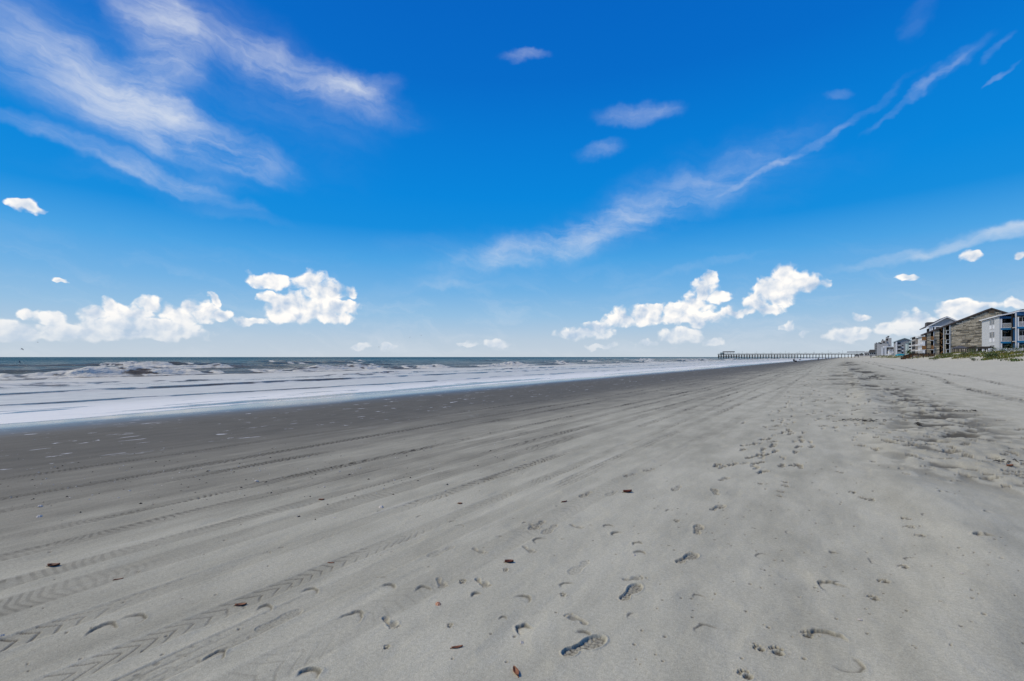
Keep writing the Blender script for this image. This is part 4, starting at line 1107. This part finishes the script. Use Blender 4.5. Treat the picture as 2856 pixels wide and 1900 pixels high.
def gazebo(name, label, px0, px1, Yc, pe, pa, mat_, posts, flat_=False, par=None):
    xa, xb = x_at(px0, Yc), x_at(px1, Yc); ze_ = z_at(pe, (xa + xb) / 2, Yc); zp_ = z_at(pa, (xa + xb) / 2, Yc)
    t_ = thing(name, label, 'gazebo', ((xa + xb) / 2, Yc, gz((xa + xb) / 2, Yc)))
    w = xb - xa; y0_, y1_ = Yc, Yc + max(2.4, w * .8)
    m = MB(); i = .42 if not flat_ else .06
    base = [(xa, y0_), (xb, y0_), (xb, y1_), (xa, y1_)]; cxx, cyy = (xa + xb) / 2, (y0_ + y1_) / 2
    top = [(cxx + (x_ - cxx) * (1 - 2 * i), cyy + (y_ - cyy) * (1 - 2 * i)) for x_, y_ in base]
    m.add([(x_, y_, ze_) for x_, y_ in base] + [(x_, y_, ze_ + .12) for x_, y_ in base] + [(x_, y_, zp_) for x_, y_ in top],
          [(0, 3, 2, 1), (0, 1, 5, 4), (1, 2, 6, 5), (2, 3, 7, 6), (3, 0, 4, 7), (4, 5, 9, 8), (5, 6, 10, 9), (6, 7, 11, 10), (7, 4, 8, 11), (8, 9, 10, 11)])
    m.build('roof', mat_, t_)
    for k in range(posts):
        xx = xa + .2 + (w - .4) * k / (posts - 1)
        for yy in (y0_ + .2, y1_ - .2): MB().box(xx - .07, xx + .07, yy - .07, yy + .07, gz(xx, yy) - .3, ze_ - .002).build('post', M_darkwood, t_)
    zr_ = gz(cxx, Yc) + .75
    MB().bar((xa + .2, y0_ + .2, zr_), (xb - .2, y0_ + .2, zr_), .06, .1).build('rail', M_darkwood, t_)
    return t_
M_gazroof = mat('grey gazebo shingles', (.075, .078, .085), .85, .2, 3.0)
gazebo('gazebo', 'grey pyramid roofed gazebo in front of the stone wall', 2659, 2702, 158, 972.5, 964, M_gazroof, 4)
gazebo('gazebo', 'dark low roofed gazebo between the pyramid gazebo and blue building', 2700, 2738, 152, 973, 966.5, M_darkwood, 4, True)
gazebo('gazebo', 'dark flat roofed shelter beside the blue building fence', 2728, 2772, 134, 973.5, 966.5, M_darkwood, 4, True)

YF = 128.0
FN = thing('picket_fence', 'white picket fence along the dune before the blue building', 'fence', (x_at(2757, YF), YF, 2))
fx0, fx1 = x_at(2757, YF), x_at(2900, YF); zf0, zf1 = z_at(985, fx0, YF) , z_at(972.5, fx0, YF)
pk = None; x = fx0 + .4
while x < fx1:
    if pk is None:
        pk = MB().prism_y([(0, 0), (.09, 0), (.09, zf1 - zf0), (.045, zf1 - zf0 + .07), (0, zf1 - zf0)], -.02, .02).build('picket', M_white, None); o = pk
    else: o = bpy.data.objects.new('picket', pk.data); col.objects.link(o)
    o.parent = FN; o.location = Vector((x, YF - .05, zf0)) - FN.location; x += .17
for zz in (zf0 + .25, zf1 - .2): MB().bar((fx0, YF, zz), (fx1, YF, zz), .05, .09).build('rail', M_white, FN)
MB().box(fx0 - .05, fx0 + .38, YF - .1, YF + .02, zf0 - .2, zf1 + .02).build('gate_panel', M_white, FN)
for k_ in range(4):
    xx = fx0 + .4 + (fx1 - fx0 - .5) * k_ / 3; MB().box(xx - .06, xx + .06, YF + .03, YF + .15, 1.2, zf1 + .1).build('post', M_white, FN)
for pxx, lab in ((2725, 'folded white umbrella nearer the pyramid gazebo'), (2742, 'folded white umbrella nearer the blue building')):
    Yu = 131.0; xx = x_at(pxx, Yu); z0 = gz(xx, Yu)
    U_ = thing('folded_umbrella', lab, 'umbrella', (xx, Yu, z0), 'folded umbrellas behind the dune')
    zt_u = z_at(973.5, xx, Yu)
    MB().tube([(xx, Yu, z0 - .1), (xx, Yu, zt_u + .05)], .025, 6).build('pole', M_white, U_)
    MB().tube([(xx, Yu, zt_u - 1.1), (xx, Yu, zt_u - .9), (xx, Yu, zt_u - .3), (xx, Yu, zt_u)], [.14, .17, .10, .03], 8).build('canopy', M_white, U_)

# ------------------------------------------------------------------ dune vegetation
M_grass, q, p = new_mat('dune grass')
gp = q.n.new('ShaderNodeNewGeometry').outputs['Position']
gn = q.noise(gp, .55, 3.0, .6); gn2 = q.noise(gp, 9.0, 2.0, .5)
gc = q.mix(q.smooth(gn, .35, .65), (.045, .095, .012), (.16, .135, .022))
gc = q.mix(q.math('MULTIPLY', q.smooth(gn2, .5, .8), .6), gc, (.20, .20, .045))
q.put(p, 'Base Color', gc); p.inputs['Roughness'].default_value = .65; p.inputs['Specular IOR Level'].default_value = .25
M_leaf, q, p = new_mat('shrub leaf')
gp = q.n.new('ShaderNodeNewGeometry').outputs['Position']
gn = q.noise(gp, 3.0, 3.0, .6)
q.put(p, 'Base Color', q.mix(q.smooth(gn, .3, .7), (.018, .040, .010), (.075, .12, .022))); p.inputs['Roughness'].default_value = .6
vr = random.Random(11)
def blade(m, x, y, z, h, lean, az, w):
    dx, dy = math.cos(az) * lean, math.sin(az) * lean; sx_, sy_ = -math.sin(az) * w, math.cos(az) * w
    m.add([(x - sx_, y - sy_, z - .03), (x + sx_, y + sy_, z - .03), (x + dx * .45 + sx_ * .7, y + dy * .45 + sy_ * .7, z + h * .65), (x + dx * .45 - sx_ * .7, y + dy * .45 - sy_ * .7, z + h * .65), (x + dx, y + dy, z + h)],
          [(0, 1, 2, 3), (3, 2, 4)])
# grass grows on the dune ramp in drifts
pts = []
for k_ in range(6500):
    Y = vr.uniform(70, 420) if vr.random() < .75 else vr.uniform(70, 180)
    X = vr.uniform(15.8, 22.0)
    pts.append((X, Y))
P_ = np.array(pts)
dn = fbm(P_[:, 0] / 2.6, P_[:, 1] / 7, 2, 301) + .25 * sst(P_[:, 0], 17, 20)
zz_ = ground_z(P_[:, 0], P_[:, 1])
m = MB()
for (X, Y), d_, z in zip(pts, dn, zz_):
    if d_ < .20 or (150 < Y < 176 and X < 21.5): continue
    for j in range(5):
        blade(m, X + vr.gauss(0, .22), Y + vr.gauss(0, .3), z, vr.uniform(.14, .40), vr.uniform(.05, .3), vr.uniform(0, 6.28), vr.uniform(.02, .05))
gr = m.build('dune_grass', M_grass); gr['kind'] = 'stuff'; gr['label'] = 'green and ochre grass growing on the low dunes'; gr['category'] = 'grass'

def shrub(name, label, px, Y, X=None, h=.8, w=1.0, n=420, leaf=.10, group='shrubs on the dune face'):
    X = x_at(px, Y) if X is None else X
    z = gz(X, Y)
    t_ = thing(name, label, 'shrub', (X, Y, z), group)
    m = MB()
    for k in range(6):
        a = vr.uniform(0, 6.28); m.tube([(X, Y, z - .1), (X + math.cos(a) * w * .25, Y + math.sin(a) * w * .25, z + h * .4), (X + math.cos(a) * w * .5, Y + math.sin(a) * w * .5, z + h * .75)], [.03, .02, .008], 5)
    m.build('stem', M_deckwood, t_)
    m = MB(); lob = [(vr.gauss(0, w * .38), vr.gauss(0, w * .38), vr.uniform(.25, .8) * h, vr.uniform(.22, .42) * w) for _ in range(7)]
    for k in range(n):
        lx, ly, lz, lr = vr.choice(lob)
        a, b = vr.uniform(0, 6.28), vr.uniform(-.6, 1.5)
        r_ = lr * vr.uniform(.55, 1.05)
        c = Vector((X + lx + r_ * math.cos(a) * math.cos(b), Y + ly + r_ * math.sin(a) * math.cos(b), z + max(.02, lz + r_ * math.sin(b) * .8)))
        d = Vector((vr.gauss(0, 1), vr.gauss(0, 1), vr.gauss(.4, .7))).normalized(); s_ = d.cross(Vector((vr.gauss(0, 1), vr.gauss(0, 1), vr.gauss(0, 1)))).normalized()
        L = leaf * vr.uniform(.7, 1.5)
        m.add([c, c + d * L * .5 + s_ * L * .22, c + d * L, c + d * L * .5 - s_ * L * .22], [(0, 1, 2, 3)])
    m.build('foliage', M_leaf, t_)
    return t_
shrub('dune_shrub', 'dark spiky shrub lowest on the dune nearest the camera', 2765, 96, h=.75, w=1.0, leaf=.16)
shrub('dune_shrub', 'dense dark bushes below the fence at the right edge, leftmost clump', 2800, 104, h=1.0, w=1.3)
shrub('dune_shrub', 'dark bush under the white fence near its gate', 2775, 118, h=.85, w=1.2)
shrub('dune_shrub', 'tall dark bush right of centre under the fence', 2822, 108, h=1.15, w=1.3)
shrub('dune_shrub', 'large dark bush cut by the right edge of frame', 2848, 103, h=1.2, w=1.4)
shrub('dune_shrub', 'bright green bush between the gazebos and the dune', 2718, 122, h=1.1, w=1.5)
shrub('dune_shrub', 'green bush sloping down in front of the pyramid gazebo', 2692, 116, h=1.0, w=1.3)
shrub('dune_shrub', 'small green tuft on bare sand below the gazebos', 2716, 92, h=.4, w=.55, n=200)
shrub('dune_shrub', 'yellow green bush below the stone wall', 2650, 135, h=.9, w=1.2)
shrub('dune_shrub', 'low dark tuft at the left end of the dune plants', 2606, 120, h=.5, w=.7, n=250)
shrub('dune_shrub', 'grey green bush left of the yellow green bush', 2628, 138, h=.8, w=1.2)
# palm by the green building
px_, Yq = 2535, 285.0
X = x_at(px_, Yq); z = gz(X, Yq); zt = z_at(978.5, X, Yq)
PT = thing('palm_tree', 'dark round crowned palm beside the boardwalk stairs', 'palm', (X, Yq, z))
MB().tube([(X, Yq, z - .2), (X + .1, Yq, (z + zt) / 2), (X, Yq, zt - .6)], [.24, .19, .17], 8).build('trunk', M_deckwood, PT)
m = MB()
for k_ in range(34):
    a = vr.uniform(0, 6.28); el = vr.uniform(-.7, 1.3); L = vr.uniform(1.3, 1.9); c = Vector((X, Yq, zt - .6)); prev = c
    dirv = Vector((math.cos(a) * math.cos(el), math.sin(a) * math.cos(el), math.sin(el)))
    for j in range(5):
        nx_ = prev + dirv * L / 5; dirv = (dirv + Vector((0, 0, -.22))).normalized()
        s_ = dirv.cross(Vector((0, 0, 1)))
        s_ = s_.normalized() * (.30 * (1 - .15 * j))
        for sg in (-1, 1):
            m.add([prev, nx_, nx_ + s_ * sg + Vector((0, 0, -.1)), prev + s_ * sg * .9 + Vector((0, 0, -.14))], [(0, 1, 2, 3)])
        prev = nx_
m.build('crown', M_leaf, PT)

# ------------------------------------------------------------------ things on the beach
M_black = mat('black cloth', (.012, .012, .014), .85, .2)
M_skin = mat('skin', (.30, .17, .11), .6, .05)
M_jeans = mat('dark blue cloth', (.03, .04, .075), .85, .2)
M_sky = mat('faded blue nylon', (.10, .23, .33), .7, .12)
M_turq = mat('turquoise fibreglass', (.015, .22, .29), .4, .1)
M_purple = mat('dark purple plastic', (.028, .018, .075), .5, .1)
M_rust = mat('reddish brown timber', (.20, .07, .045), .8, .25)
def skinned(name, joints, edges, mat_, parent):
    """one continuous body grown round a jointed line figure"""
    me = bpy.data.meshes.new(name); off = parent_loc(parent)
    me.from_pydata([Vector(j[:3]) - off for j in joints], edges, []); me.materials.append(mat_)
    o = bpy.data.objects.new(name, me); col.objects.link(o); o.parent = parent
    md = o.modifiers.new('skin', 'SKIN')
    lay = me.skin_vertices[0].data if me.skin_vertices else None
    if lay is None:
        bpy.context.view_layer.update(); lay = me.skin_vertices[0].data
    for k, j in enumerate(joints): lay[k].radius = (j[3], j[3]); lay[k].use_root = (k == 0)
    s_ = o.modifiers.new('sub', 'SUBSURF'); s_.levels = 2; s_.render_levels = 2
    return o
def person(label, px, py, hgt, shirt, legs, pose='stand', turn=0.0, armspan=.25):
    X, Y = on_sand(px, py); z = gz(X, Y); k = hgt / 1.75
    t_ = thing('person', label, 'person', (X, Y, z))
    def J(a, b, c, r): return (X + (a * math.cos(turn) - b * math.sin(turn)) * k, Y + (a * math.sin(turn) + b * math.cos(turn)) * k, z + c * k, r * k)
    if pose == 'stand':
        j = [J(0, 0, .95, .15), J(0, 0, 1.2, .145), J(0, 0, 1.42, .16), J(0, 0, 1.52, .06), J(0, .02, 1.60, .085), J(0, .02, 1.70, .095),
             J(.12, 0, .88, .10), J(.14, -.08, .48, .07), J(.15, .02, .06, .05), J(.15, -.12, .04, .045), J(-.12, 0, .88, .10), J(-.14, .10, .48, .07), J(-.16, .16, .06, .05), J(-.16, .04, .04, .045),
             J(.21, 0, 1.40, .07), J(.21 + armspan * .6, -.04, 1.16, .05), J(.21 + armspan, -.12, .95, .04), J(-.21, 0, 1.40, .07), J(-.21 - armspan * .6, -.04, 1.16, .05), J(-.21 - armspan, -.12, .95, .04)]
    else:                # crouching on the heels
        j = [J(0, 0, .32, .17), J(0, -.12, .56, .15), J(0, -.22, .76, .16), J(0, -.27, .85, .06), J(0, -.32, .93, .085), J(0, -.34, 1.02, .095),
             J(.13, -.05, .30, .11), J(.17, -.42, .48, .08), J(.15, -.22, .08, .055), J(.15, -.38, .04, .045), J(-.13, -.05, .30, .11), J(-.17, -.42, .48, .08), J(-.15, -.22, .08, .055), J(-.15, -.38, .04, .045),
             J(.22, -.24, .74, .07), J(.26, -.44, .56, .05), J(.16, -.6, .42, .04), J(-.22, -.24, .74, .07), J(-.26, -.44, .56, .05), J(-.16, -.6, .42, .04)]
    e = [(0, 1), (1, 2), (2, 3), (3, 4), (4, 5), (0, 6), (6, 7), (7, 8), (8, 9), (0, 10), (10, 11), (11, 12), (12, 13), (2, 14), (14, 15), (15, 16), (2, 17), (17, 18), (18, 19)]
    skinned('body', j, e, shirt, t_)
    h = Vector(j[5][:3])
    MB().tube([h + Vector((0, 0, -.02 * k)), h + Vector((0, 0, .06 * k)), h + Vector((0, 0, .11 * k))], [.105 * k, .10 * k, .04 * k], 8).build('hair', M_black, t_, True)
    return t_
person('dark clothed person crouching at the waterline before the pier', 2213, 1008.5, 1.9, M_black, M_jeans, 'crouch', .6)
person('dark figure standing on the beach under the middle of the pier', 2282, 1006, 1.3, M_black, M_jeans, 'stand', .2, .12)
person('smaller dark figure standing far off to the right under the pier', 2305, 1003.3, 1.2, M_black, M_jeans, 'stand', .9, .1)
person('person in black walking near the dunes with arms held out', 2429, 1001.5, 1.75, M_black, M_skin, 'stand', .5, .42)
def small_box(name, label, cat, px, py, w, d, h, mat_, group=None):
    X, Y = on_sand(px, py); z = gz(X, Y)
    t_ = thing(name, label, cat, (X, Y, z), group)
    MB().box(X - w / 2, X + w / 2, Y - d / 2, Y + d / 2, z - .03, z + h * .82).build('body', mat_, t_)
    MB().box(X - w / 2 - .03, X + w / 2 + .03, Y - d / 2 - .03, Y + d / 2 + .03, z + h * .822, z + h).build('lid', mat_, t_)
    MB().tube([(X - w * .4, Y - d / 2 - .035, z + h * .7), (X, Y - d / 2 - .12, z + h * .86), (X + w * .4, Y - d / 2 - .035, z + h * .7)], .02, 5).build('handle', M_dark, t_)
    return t_
small_box('cooler', 'dark cooler box on the sand beside the crouching person', 'cooler', 2219, 1009.6, .75, .5, .5, M_black)
X, Y = on_sand(2226, 1008.6); z = gz(X, Y)
RD = thing('rod_holder', 'small dark rod stand leaning right of the cooler', 'rod stand', (X, Y, z))
MB().tube([(X, Y, z - .2), (X + .5, Y, z + .75)], .035, 6).build('pole', M_black, RD); MB().box(X + .25, X + .95, Y - .12, Y + .12, z + .55, z + .82).build('reel_box', M_black, RD)
# refuse bin in its white frame
X, Y = on_sand(2478.5, 1001); z = gz(X, Y)
TB = thing('refuse_bin', 'dark purple refuse bin in white frame near the dune foot', 'bin', (X, Y, z))
MB().tube([(X, Y, z), (X, Y, z + .5), (X, Y, z + .82)], [.30, .34, .36], 14).build('barrel', M_purple, TB, True)
MB().tube([(X, Y, z + .822), (X, Y, z + .88)], [.38, .36], 14).build('rim', M_purple, TB)
for sgn in (-1, 1):
    MB().box(X + sgn * .48 - .05, X + sgn * .48 + .05, Y - .05, Y + .05, z - .2, z + 1.1).build('post', M_white, TB)
MB().box(X - .43, X + .43, Y + .4, Y + .46, z + .75, z + .95).build('rail', M_white, TB)
# beach tent
X, Y = on_sand(2408.5, 998.2); z = gz(X, Y)
TN = thing('beach_tent', 'faded blue beach tent near the pier end', 'tent', (X, Y, z))
MB().add([(X - 1.1, Y - 1, z), (X + 1.1, Y - 1, z), (X + 1.1, Y + 1, z), (X - 1.1, Y + 1, z), (X - .45, Y, z + 2.1), (X + .45, Y, z + 2.1)], [(0, 1, 5, 4), (1, 2, 5), (2, 3, 4, 5), (3, 0, 4)]).build('canopy', M_sky, TN)
for sx_ in (-1.15, 1.15): MB().tube([(X + sx_, Y - 1.05, z - .1), (X + sx_ * .4, Y, z + 2.15)], .03, 5).build('pole', M_white, TN)
# overturned boat
X, Y = x_at(2511, 262), 262.0; z = gz(X, Y)
BT = thing('overturned_boat', 'turquoise boat lying keel up on the dune by the stairs', 'boat', (X, Y, z))
vs_, fs_ = [], []; nS, nA = 11, 9
for i in range(nS):
    t = i / (nS - 1) * 2 - 1; w = .75 * (1 - abs(t) ** 2.6) ** .7 + .02; hh = .85 * (1 - .35 * abs(t) ** 3)
    for j in range(nA):
        a = math.pi * j / (nA - 1); vs_.append((X + t * 1.7, Y + math.cos(a) * w, z + .05 + math.sin(a) ** .8 * hh * (.3 + .7 * min(1, w / .5))))
for i in range(nS - 1):
    for j in range(nA - 1): fs_.append((i * nA + j, i * nA + j + 1, (i + 1) * nA + j + 1, (i + 1) * nA + j))
MB().add(vs_, fs_).build('hull', M_turq, BT, True)
MB().bar((X - 1.6, Y, z + .86), (X + 1.6, Y, z + .92), .07, .08).build('keel', M_turq, BT)
X = x_at(2513.5, 262); PO = thing('pale_post', 'thin pale post standing behind the turquoise boat', 'post', (X, 262.8, z))
MB().box(X - .09, X + .09, 262.7, 262.9, z - .3, z_at(985.5, X, 262.8)).build('shaft', M_concrete, PO); MB().box(X - .13, X + .13, 262.66, 262.94, z_at(985.5, X, 262.8) + .002, z_at(985.5, X, 262.8) + .06).build('cap', M_white, PO)
X, Y = on_sand(2584, 1005); z = gz(X, Y)
PO = thing('timber_post', 'lone dark timber post standing in the sand before the boardwalk', 'post', (X, Y, z))
MB().tube([(X, Y, z - .3), (X, Y, z + .8), (X + .015, Y, z_at(985, X, Y))], [.085, .08, .075], 8).build('shaft', M_darkwood, PO); MB().box(X - .10, X + .12, Y - .09, Y + .09, z + 1.0, z + 1.12).build('collar', M_dark, PO)
X, Y = on_sand(2579, 1004); z = gz(X, Y)
CR = thing('broken_crate', 'low reddish brown broken crate beside the dark post', 'crate', (X, Y, z))
for k_ in range(4):
    xx = X - .22 + .15 * k_; MB().box(xx - .05, xx + .05, Y - .02, Y + .02, z - .05, z + .22 + .05 * (k_ % 2)).build('slat', M_rust, CR)
MB().box(X - .3, X + .3, Y + .022, Y + .05, z + .05, z + .11).build('rail', M_rust, CR)

# ------------------------------------------------------------------ leaves, shells, weed
M_brown = mat('dead brown leaf', (.115, .035, .018), .6, .35, 60.0)
M_tan = mat('dry reddish leaf', (.21, .085, .04), .6, .3, 60.0)
M_shell = mat('pale shell', (.46, .42, .36), .5, .12, 80.0)
M_pinkshell = mat('orange shell', (.50, .24, .13), .45, .2, 80.0)
M_weed = mat('dark wrack', (.022, .019, .013), .7, .3, 30.0)
def lz(x, y):
    """height of the finished sand at a near point"""
    i = np.argmin((GXf - x) ** 2 + (GYf - y) ** 2); return float(Z[i])
def leaf(label, px, py, L, wd, ang, m_, curl=.16):
    X, Y = on_sand(px, py); z = lz(X, Y) - .004
    t_ = thing('fallen_leaf', label, 'leaf', (X, Y, z), 'brown leaves lying on the sand')
    c, s_ = math.cos(ang), math.sin(ang); n = 9; vs_, fs_ = [], []
    for i in range(n):
        t = i / (n - 1); a = (t - .5) * L; w = wd * math.sin(math.pi * min(1, t * .93 + .04)) ** .8; up = curl * L * (2 * t - 1) ** 2 * .5
        for j, e in enumerate((-1, -.5, 0, .5, 1)):
            b = e * w / 2; h = up + abs(e) ** 1.6 * wd * .42 + .002
            vs_.append((X + a * c - b * s_, Y + a * s_ + b * c, z + h))
    for i in range(n - 1):
        for j in range(4): fs_.append((i * 5 + j, i * 5 + j + 1, (i + 1) * 5 + j + 1, (i + 1) * 5 + j))
    o = MB().add(vs_, fs_).build('blade', m_, t_, True)
    sd = o.modifiers.new('thick', 'SOLIDIFY'); sd.thickness = .0015
    MB().tube([(X - L * .62 * c, Y - L * .62 * s_, z + .006), (X, Y, z + .004), (X + L * .4 * c, Y + L * .4 * s_, z + .006 + curl * L * .25)], [.0022, .002, .001], 5).build('stalk', m_, t_)
RA = YAW   # angle of the picture's horizontal in the world
leaf('large dark brown curled leaf at far left of the sand', 150, 1580, .078, .034, RA + .15, M_brown)
leaf('thin reddish leaf sliver right of the large left leaf', 331, 1616, .05, .011, RA + .45, M_tan)
leaf('red brown leaf lying across the lower left tyre track', 672, 1688, .062, .022, RA + .2, M_tan)
leaf('small reddish leaf far up the left sand', 897, 1394, .055, .025, RA + .1, M_tan)
leaf('short flat reddish strip of leaf above the left footprints', 924, 1569, .045, .012, RA - .05, M_tan)
leaf('dark leaf folded open left of the faint footprint', 1420, 1569, .062, .034, RA, M_brown)
leaf('straight reddish brown leaf near the bottom centre', 1275, 1806, .056, .016, RA + .25, M_tan)
leaf('upright pointing brown leaf at the bottom edge', 1439, 1875, .06, .026, RA + 1.9, M_tan)
leaf('dark red leaf beside the middle row of footprints', 1750, 1373, .095, .05, RA + .15, M_brown)
leaf('rusty leaf at right beside the churned sand strip', 2817, 1309, .085, .05, RA, M_tan)
leaf('curled brown leaf above the left row of footprints', 1574, 1400, .06, .02, RA + .4, M_brown)
leaf('tiny orange leaf on the tracks left of the middle footprints', 1283, 1405, .045, .024, RA, M_tan)
def shell(label, px, py, r_, m_, tilt=.2, group='shells lying on the sand'):
    X, Y = on_sand(px, py); z = lz(X, Y)
    vs_, fs_ = [(X, Y, z + r_ * .55)], []; nA, nR = 14, 4
    for i in range(1, nR + 1):
        t = i / nR
        for j in range(nA):
            a = 2 * math.pi * j / nA; rr = r_ * t * (1 + .06 * (j % 2)) * (1 - .25 * max(0, math.cos(a)))
            vs_.append((X + rr * math.cos(a + px), Y + rr * .85 * math.sin(a + px), z + r_ * .55 * (1 - t * t) + .002 * (j % 2) + tilt * rr * math.cos(a)))
    for j in range(nA): fs_.append((0, 1 + j, 1 + (j + 1) % nA))
    for i in range(nR - 1):
        for j in range(nA): fs_.append((1 + i * nA + j, 1 + (i + 1) * nA + j, 1 + (i + 1) * nA + (j + 1) % nA, 1 + i * nA + (j + 1) % nA))
    o = MB().add(vs_, fs_).build('shell', m_, None)
    tag(o, label, 'shell', group)
shell('orange scallop shell on bare sand in the lower centre', 1222, 1685, .020, M_pinkshell)
shell('small cream shell chip near the bottom right paw prints', 2399, 1731, .012, M_shell)
shell('white shell chip left of the big shoe print', 1455, 1790, .013, M_shell)
shell('pale shell by the round heel mark in the centre', 1769, 1548, .013, M_shell)
shell('white shell chip on the open sand at far right', 2682, 1601, .012, M_shell)
shell('white shell on the tyre track in the middle left', 1063, 1416, .030, M_shell)
shell('pale shell on the left sand below the dark debris', 715, 1344, .030, M_shell)
shell('white shell at the far left on smooth sand', 110, 1441, .028, M_shell)
shell('white shell upper left of the debris scatter', 112, 1413, .030, M_shell)
shell('white chip at the extreme lower left corner', 6, 1773, .013, M_shell)
# grit of broken shell and weed, nobody could count it
gm = {True: MB(), False: MB()}
gr_ = np.random.default_rng(5)
for k_ in range(400):
    px_, py_ = gr_.uniform(-40, 1500), gr_.uniform(1215, 1460)
    if gr_.random() < .75: py_ = 1330 + (px_ - 450) * -.045 + gr_.normal(0, 40)
    if py_ < 1190: continue
    X, Y = on_sand(px_, py_); z = gz(X, Y) - .001
    if not (-15.5 < X < -3.4): continue
    white = gr_.random() < .45; r_ = gr_.uniform(.005, .017) * (1.0 if white else 1.25)
    a = gr_.uniform(0, 6.28); m = gm[white]; b = gr_.uniform(.4, .9) * r_
    m.add([(X + math.cos(a) * r_, Y + math.sin(a) * r_, z), (X - math.sin(a) * b, Y + math.cos(a) * b, z), (X - math.cos(a) * r_, Y - math.sin(a) * r_, z), (X + math.sin(a) * b, Y - math.cos(a) * b, z), (X, Y, z + r_ * gr_.uniform(.3, .8))],
          [(0, 1, 4), (1, 2, 4), (2, 3, 4), (3, 0, 4)])
for wh, m in gm.items():
    o = m.build('shell_grit' if wh else 'weed_scraps', M_shell if wh else M_weed); o['kind'] = 'stuff'
    o['label'] = 'scattered white shell fragments on the moist sand' if wh else 'scattered dark scraps of weed on the moist sand'; o['category'] = 'shell' if wh else 'seaweed'
def weed(label, px, py, spread, n, hgt=.03, long_=1.0):
    X, Y = on_sand(px, py); z = gz(X, Y)
    t_ = thing('seaweed_clump', label, 'seaweed', (X, Y, z), 'clumps of dark wrack')
    m = MB()
    for k in range(n):
        a = vr.uniform(0, 6.28); r_ = spread * math.sqrt(vr.random())
        cx_, cy_ = X + (RX * math.cos(a) * long_ - FX * math.sin(a) * .4) * r_, Y + (RY * math.cos(a) * long_ - FY * math.sin(a) * .4) * r_
        b = vr.uniform(0, 6.28); L = vr.uniform(.03, .09)
        m.tube([(cx_ - math.cos(b) * L, cy_ - math.sin(b) * L, z), (cx_, cy_, z + vr.uniform(.3, 1) * hgt), (cx_ + math.cos(b + .6) * L, cy_ + math.sin(b + .6) * L, z + vr.uniform(0, .6) * hgt)], [.004, .006, .002], 4)
    m.build('strands', M_weed, t_)['kind'] = 'stuff'
weed('long dark line of wrack across the sand above the drift', 2415, 1173, .45, 26, .03, 1.5)
weed('spiky dark sprig sticking out of the smooth sand', 2562, 1187, .06, 10, .09)
weed('dark wrack at the edge of the churned strip above the rusty leaf', 2810, 1290, .2, 18, .04)
weed('dark tangle lying on the churned strip farther up', 2695, 1147, .3, 16, .04)

# ------------------------------------------------------------------ gulls
M_gull = mat('gull grey', (.10, .10, .105), .7, .1)
def gull(label, px, py, dist, span, bank, head):
    dx, dy = ray(px); X, Y = dx * dist, dy * dist; z = z_at(py, X, Y)
    t_ = thing('gull', label, 'bird', (X, Y, z), 'gulls over the sea')
    f = Vector((math.cos(head), math.sin(head), 0)); s_ = Vector((-math.sin(head) * math.cos(bank), math.cos(head) * math.cos(bank), math.sin(bank))); c = Vector((X, Y, z)); k = span
    up = f.cross(s_)
    MB().tube([c - f * .22 * k, c - f * .1 * k, c + f * .06 * k, c + f * .16 * k, c + f * .22 * k], [.012 * k, .045 * k, .05 * k, .03 * k, .006 * k], 7).build('body', M_gull, t_, True)
    for sg in (-1, 1):
        a, b, d = c + s_ * sg * .04 * k, c + s_ * sg * .24 * k + up * .05 * k, c + s_ * sg * .5 * k - up * .01 * k - f * .05 * k
        MB().add([a + f * .07 * k, a - f * .06 * k, b - f * .05 * k, b + f * .07 * k, d, a + f * .0 * k + up * .012 * k, b + up * .012 * k], [(0, 3, 6, 5), (5, 6, 2, 1), (3, 4, 6), (6, 4, 2), (1, 2, 3, 0), (2, 4, 3)]).build('wing', M_gull, t_)
    MB().add([c - f * .2 * k, c - f * .3 * k + s_ * .05 * k, c - f * .3 * k - s_ * .05 * k, c - f * .22 * k + up * .012 * k], [(0, 1, 2), (3, 2, 1), (0, 3, 1), (0, 2, 3)]).build('tail', M_gull, t_)
gull('large gull gliding on tilted wings above the left horizon', 62, 974, 95, 1.15, .5, RA + 1.2)
gull('tiny gull high above the tilted one at left', 105, 955, 160, 1.0, .2, RA + .4)
gull('small gull skimming low over the water at far left', 55, 1010, 70, .8, .9, RA + 1.0)
gull('gull left of the pair high over the middle sea', 1143, 941, 140, 1.0, -.1, RA + 1.4)
gull('gull right of the pair high over the middle sea', 1175, 936, 140, .9, .5, RA + 1.9)
gull('gull left of the low pair over the middle horizon', 1057, 968, 150, .9, .2, RA + .6)
gull('gull right of the low pair over the middle horizon', 1082, 969, 150, .9, .9, RA + 1.7)
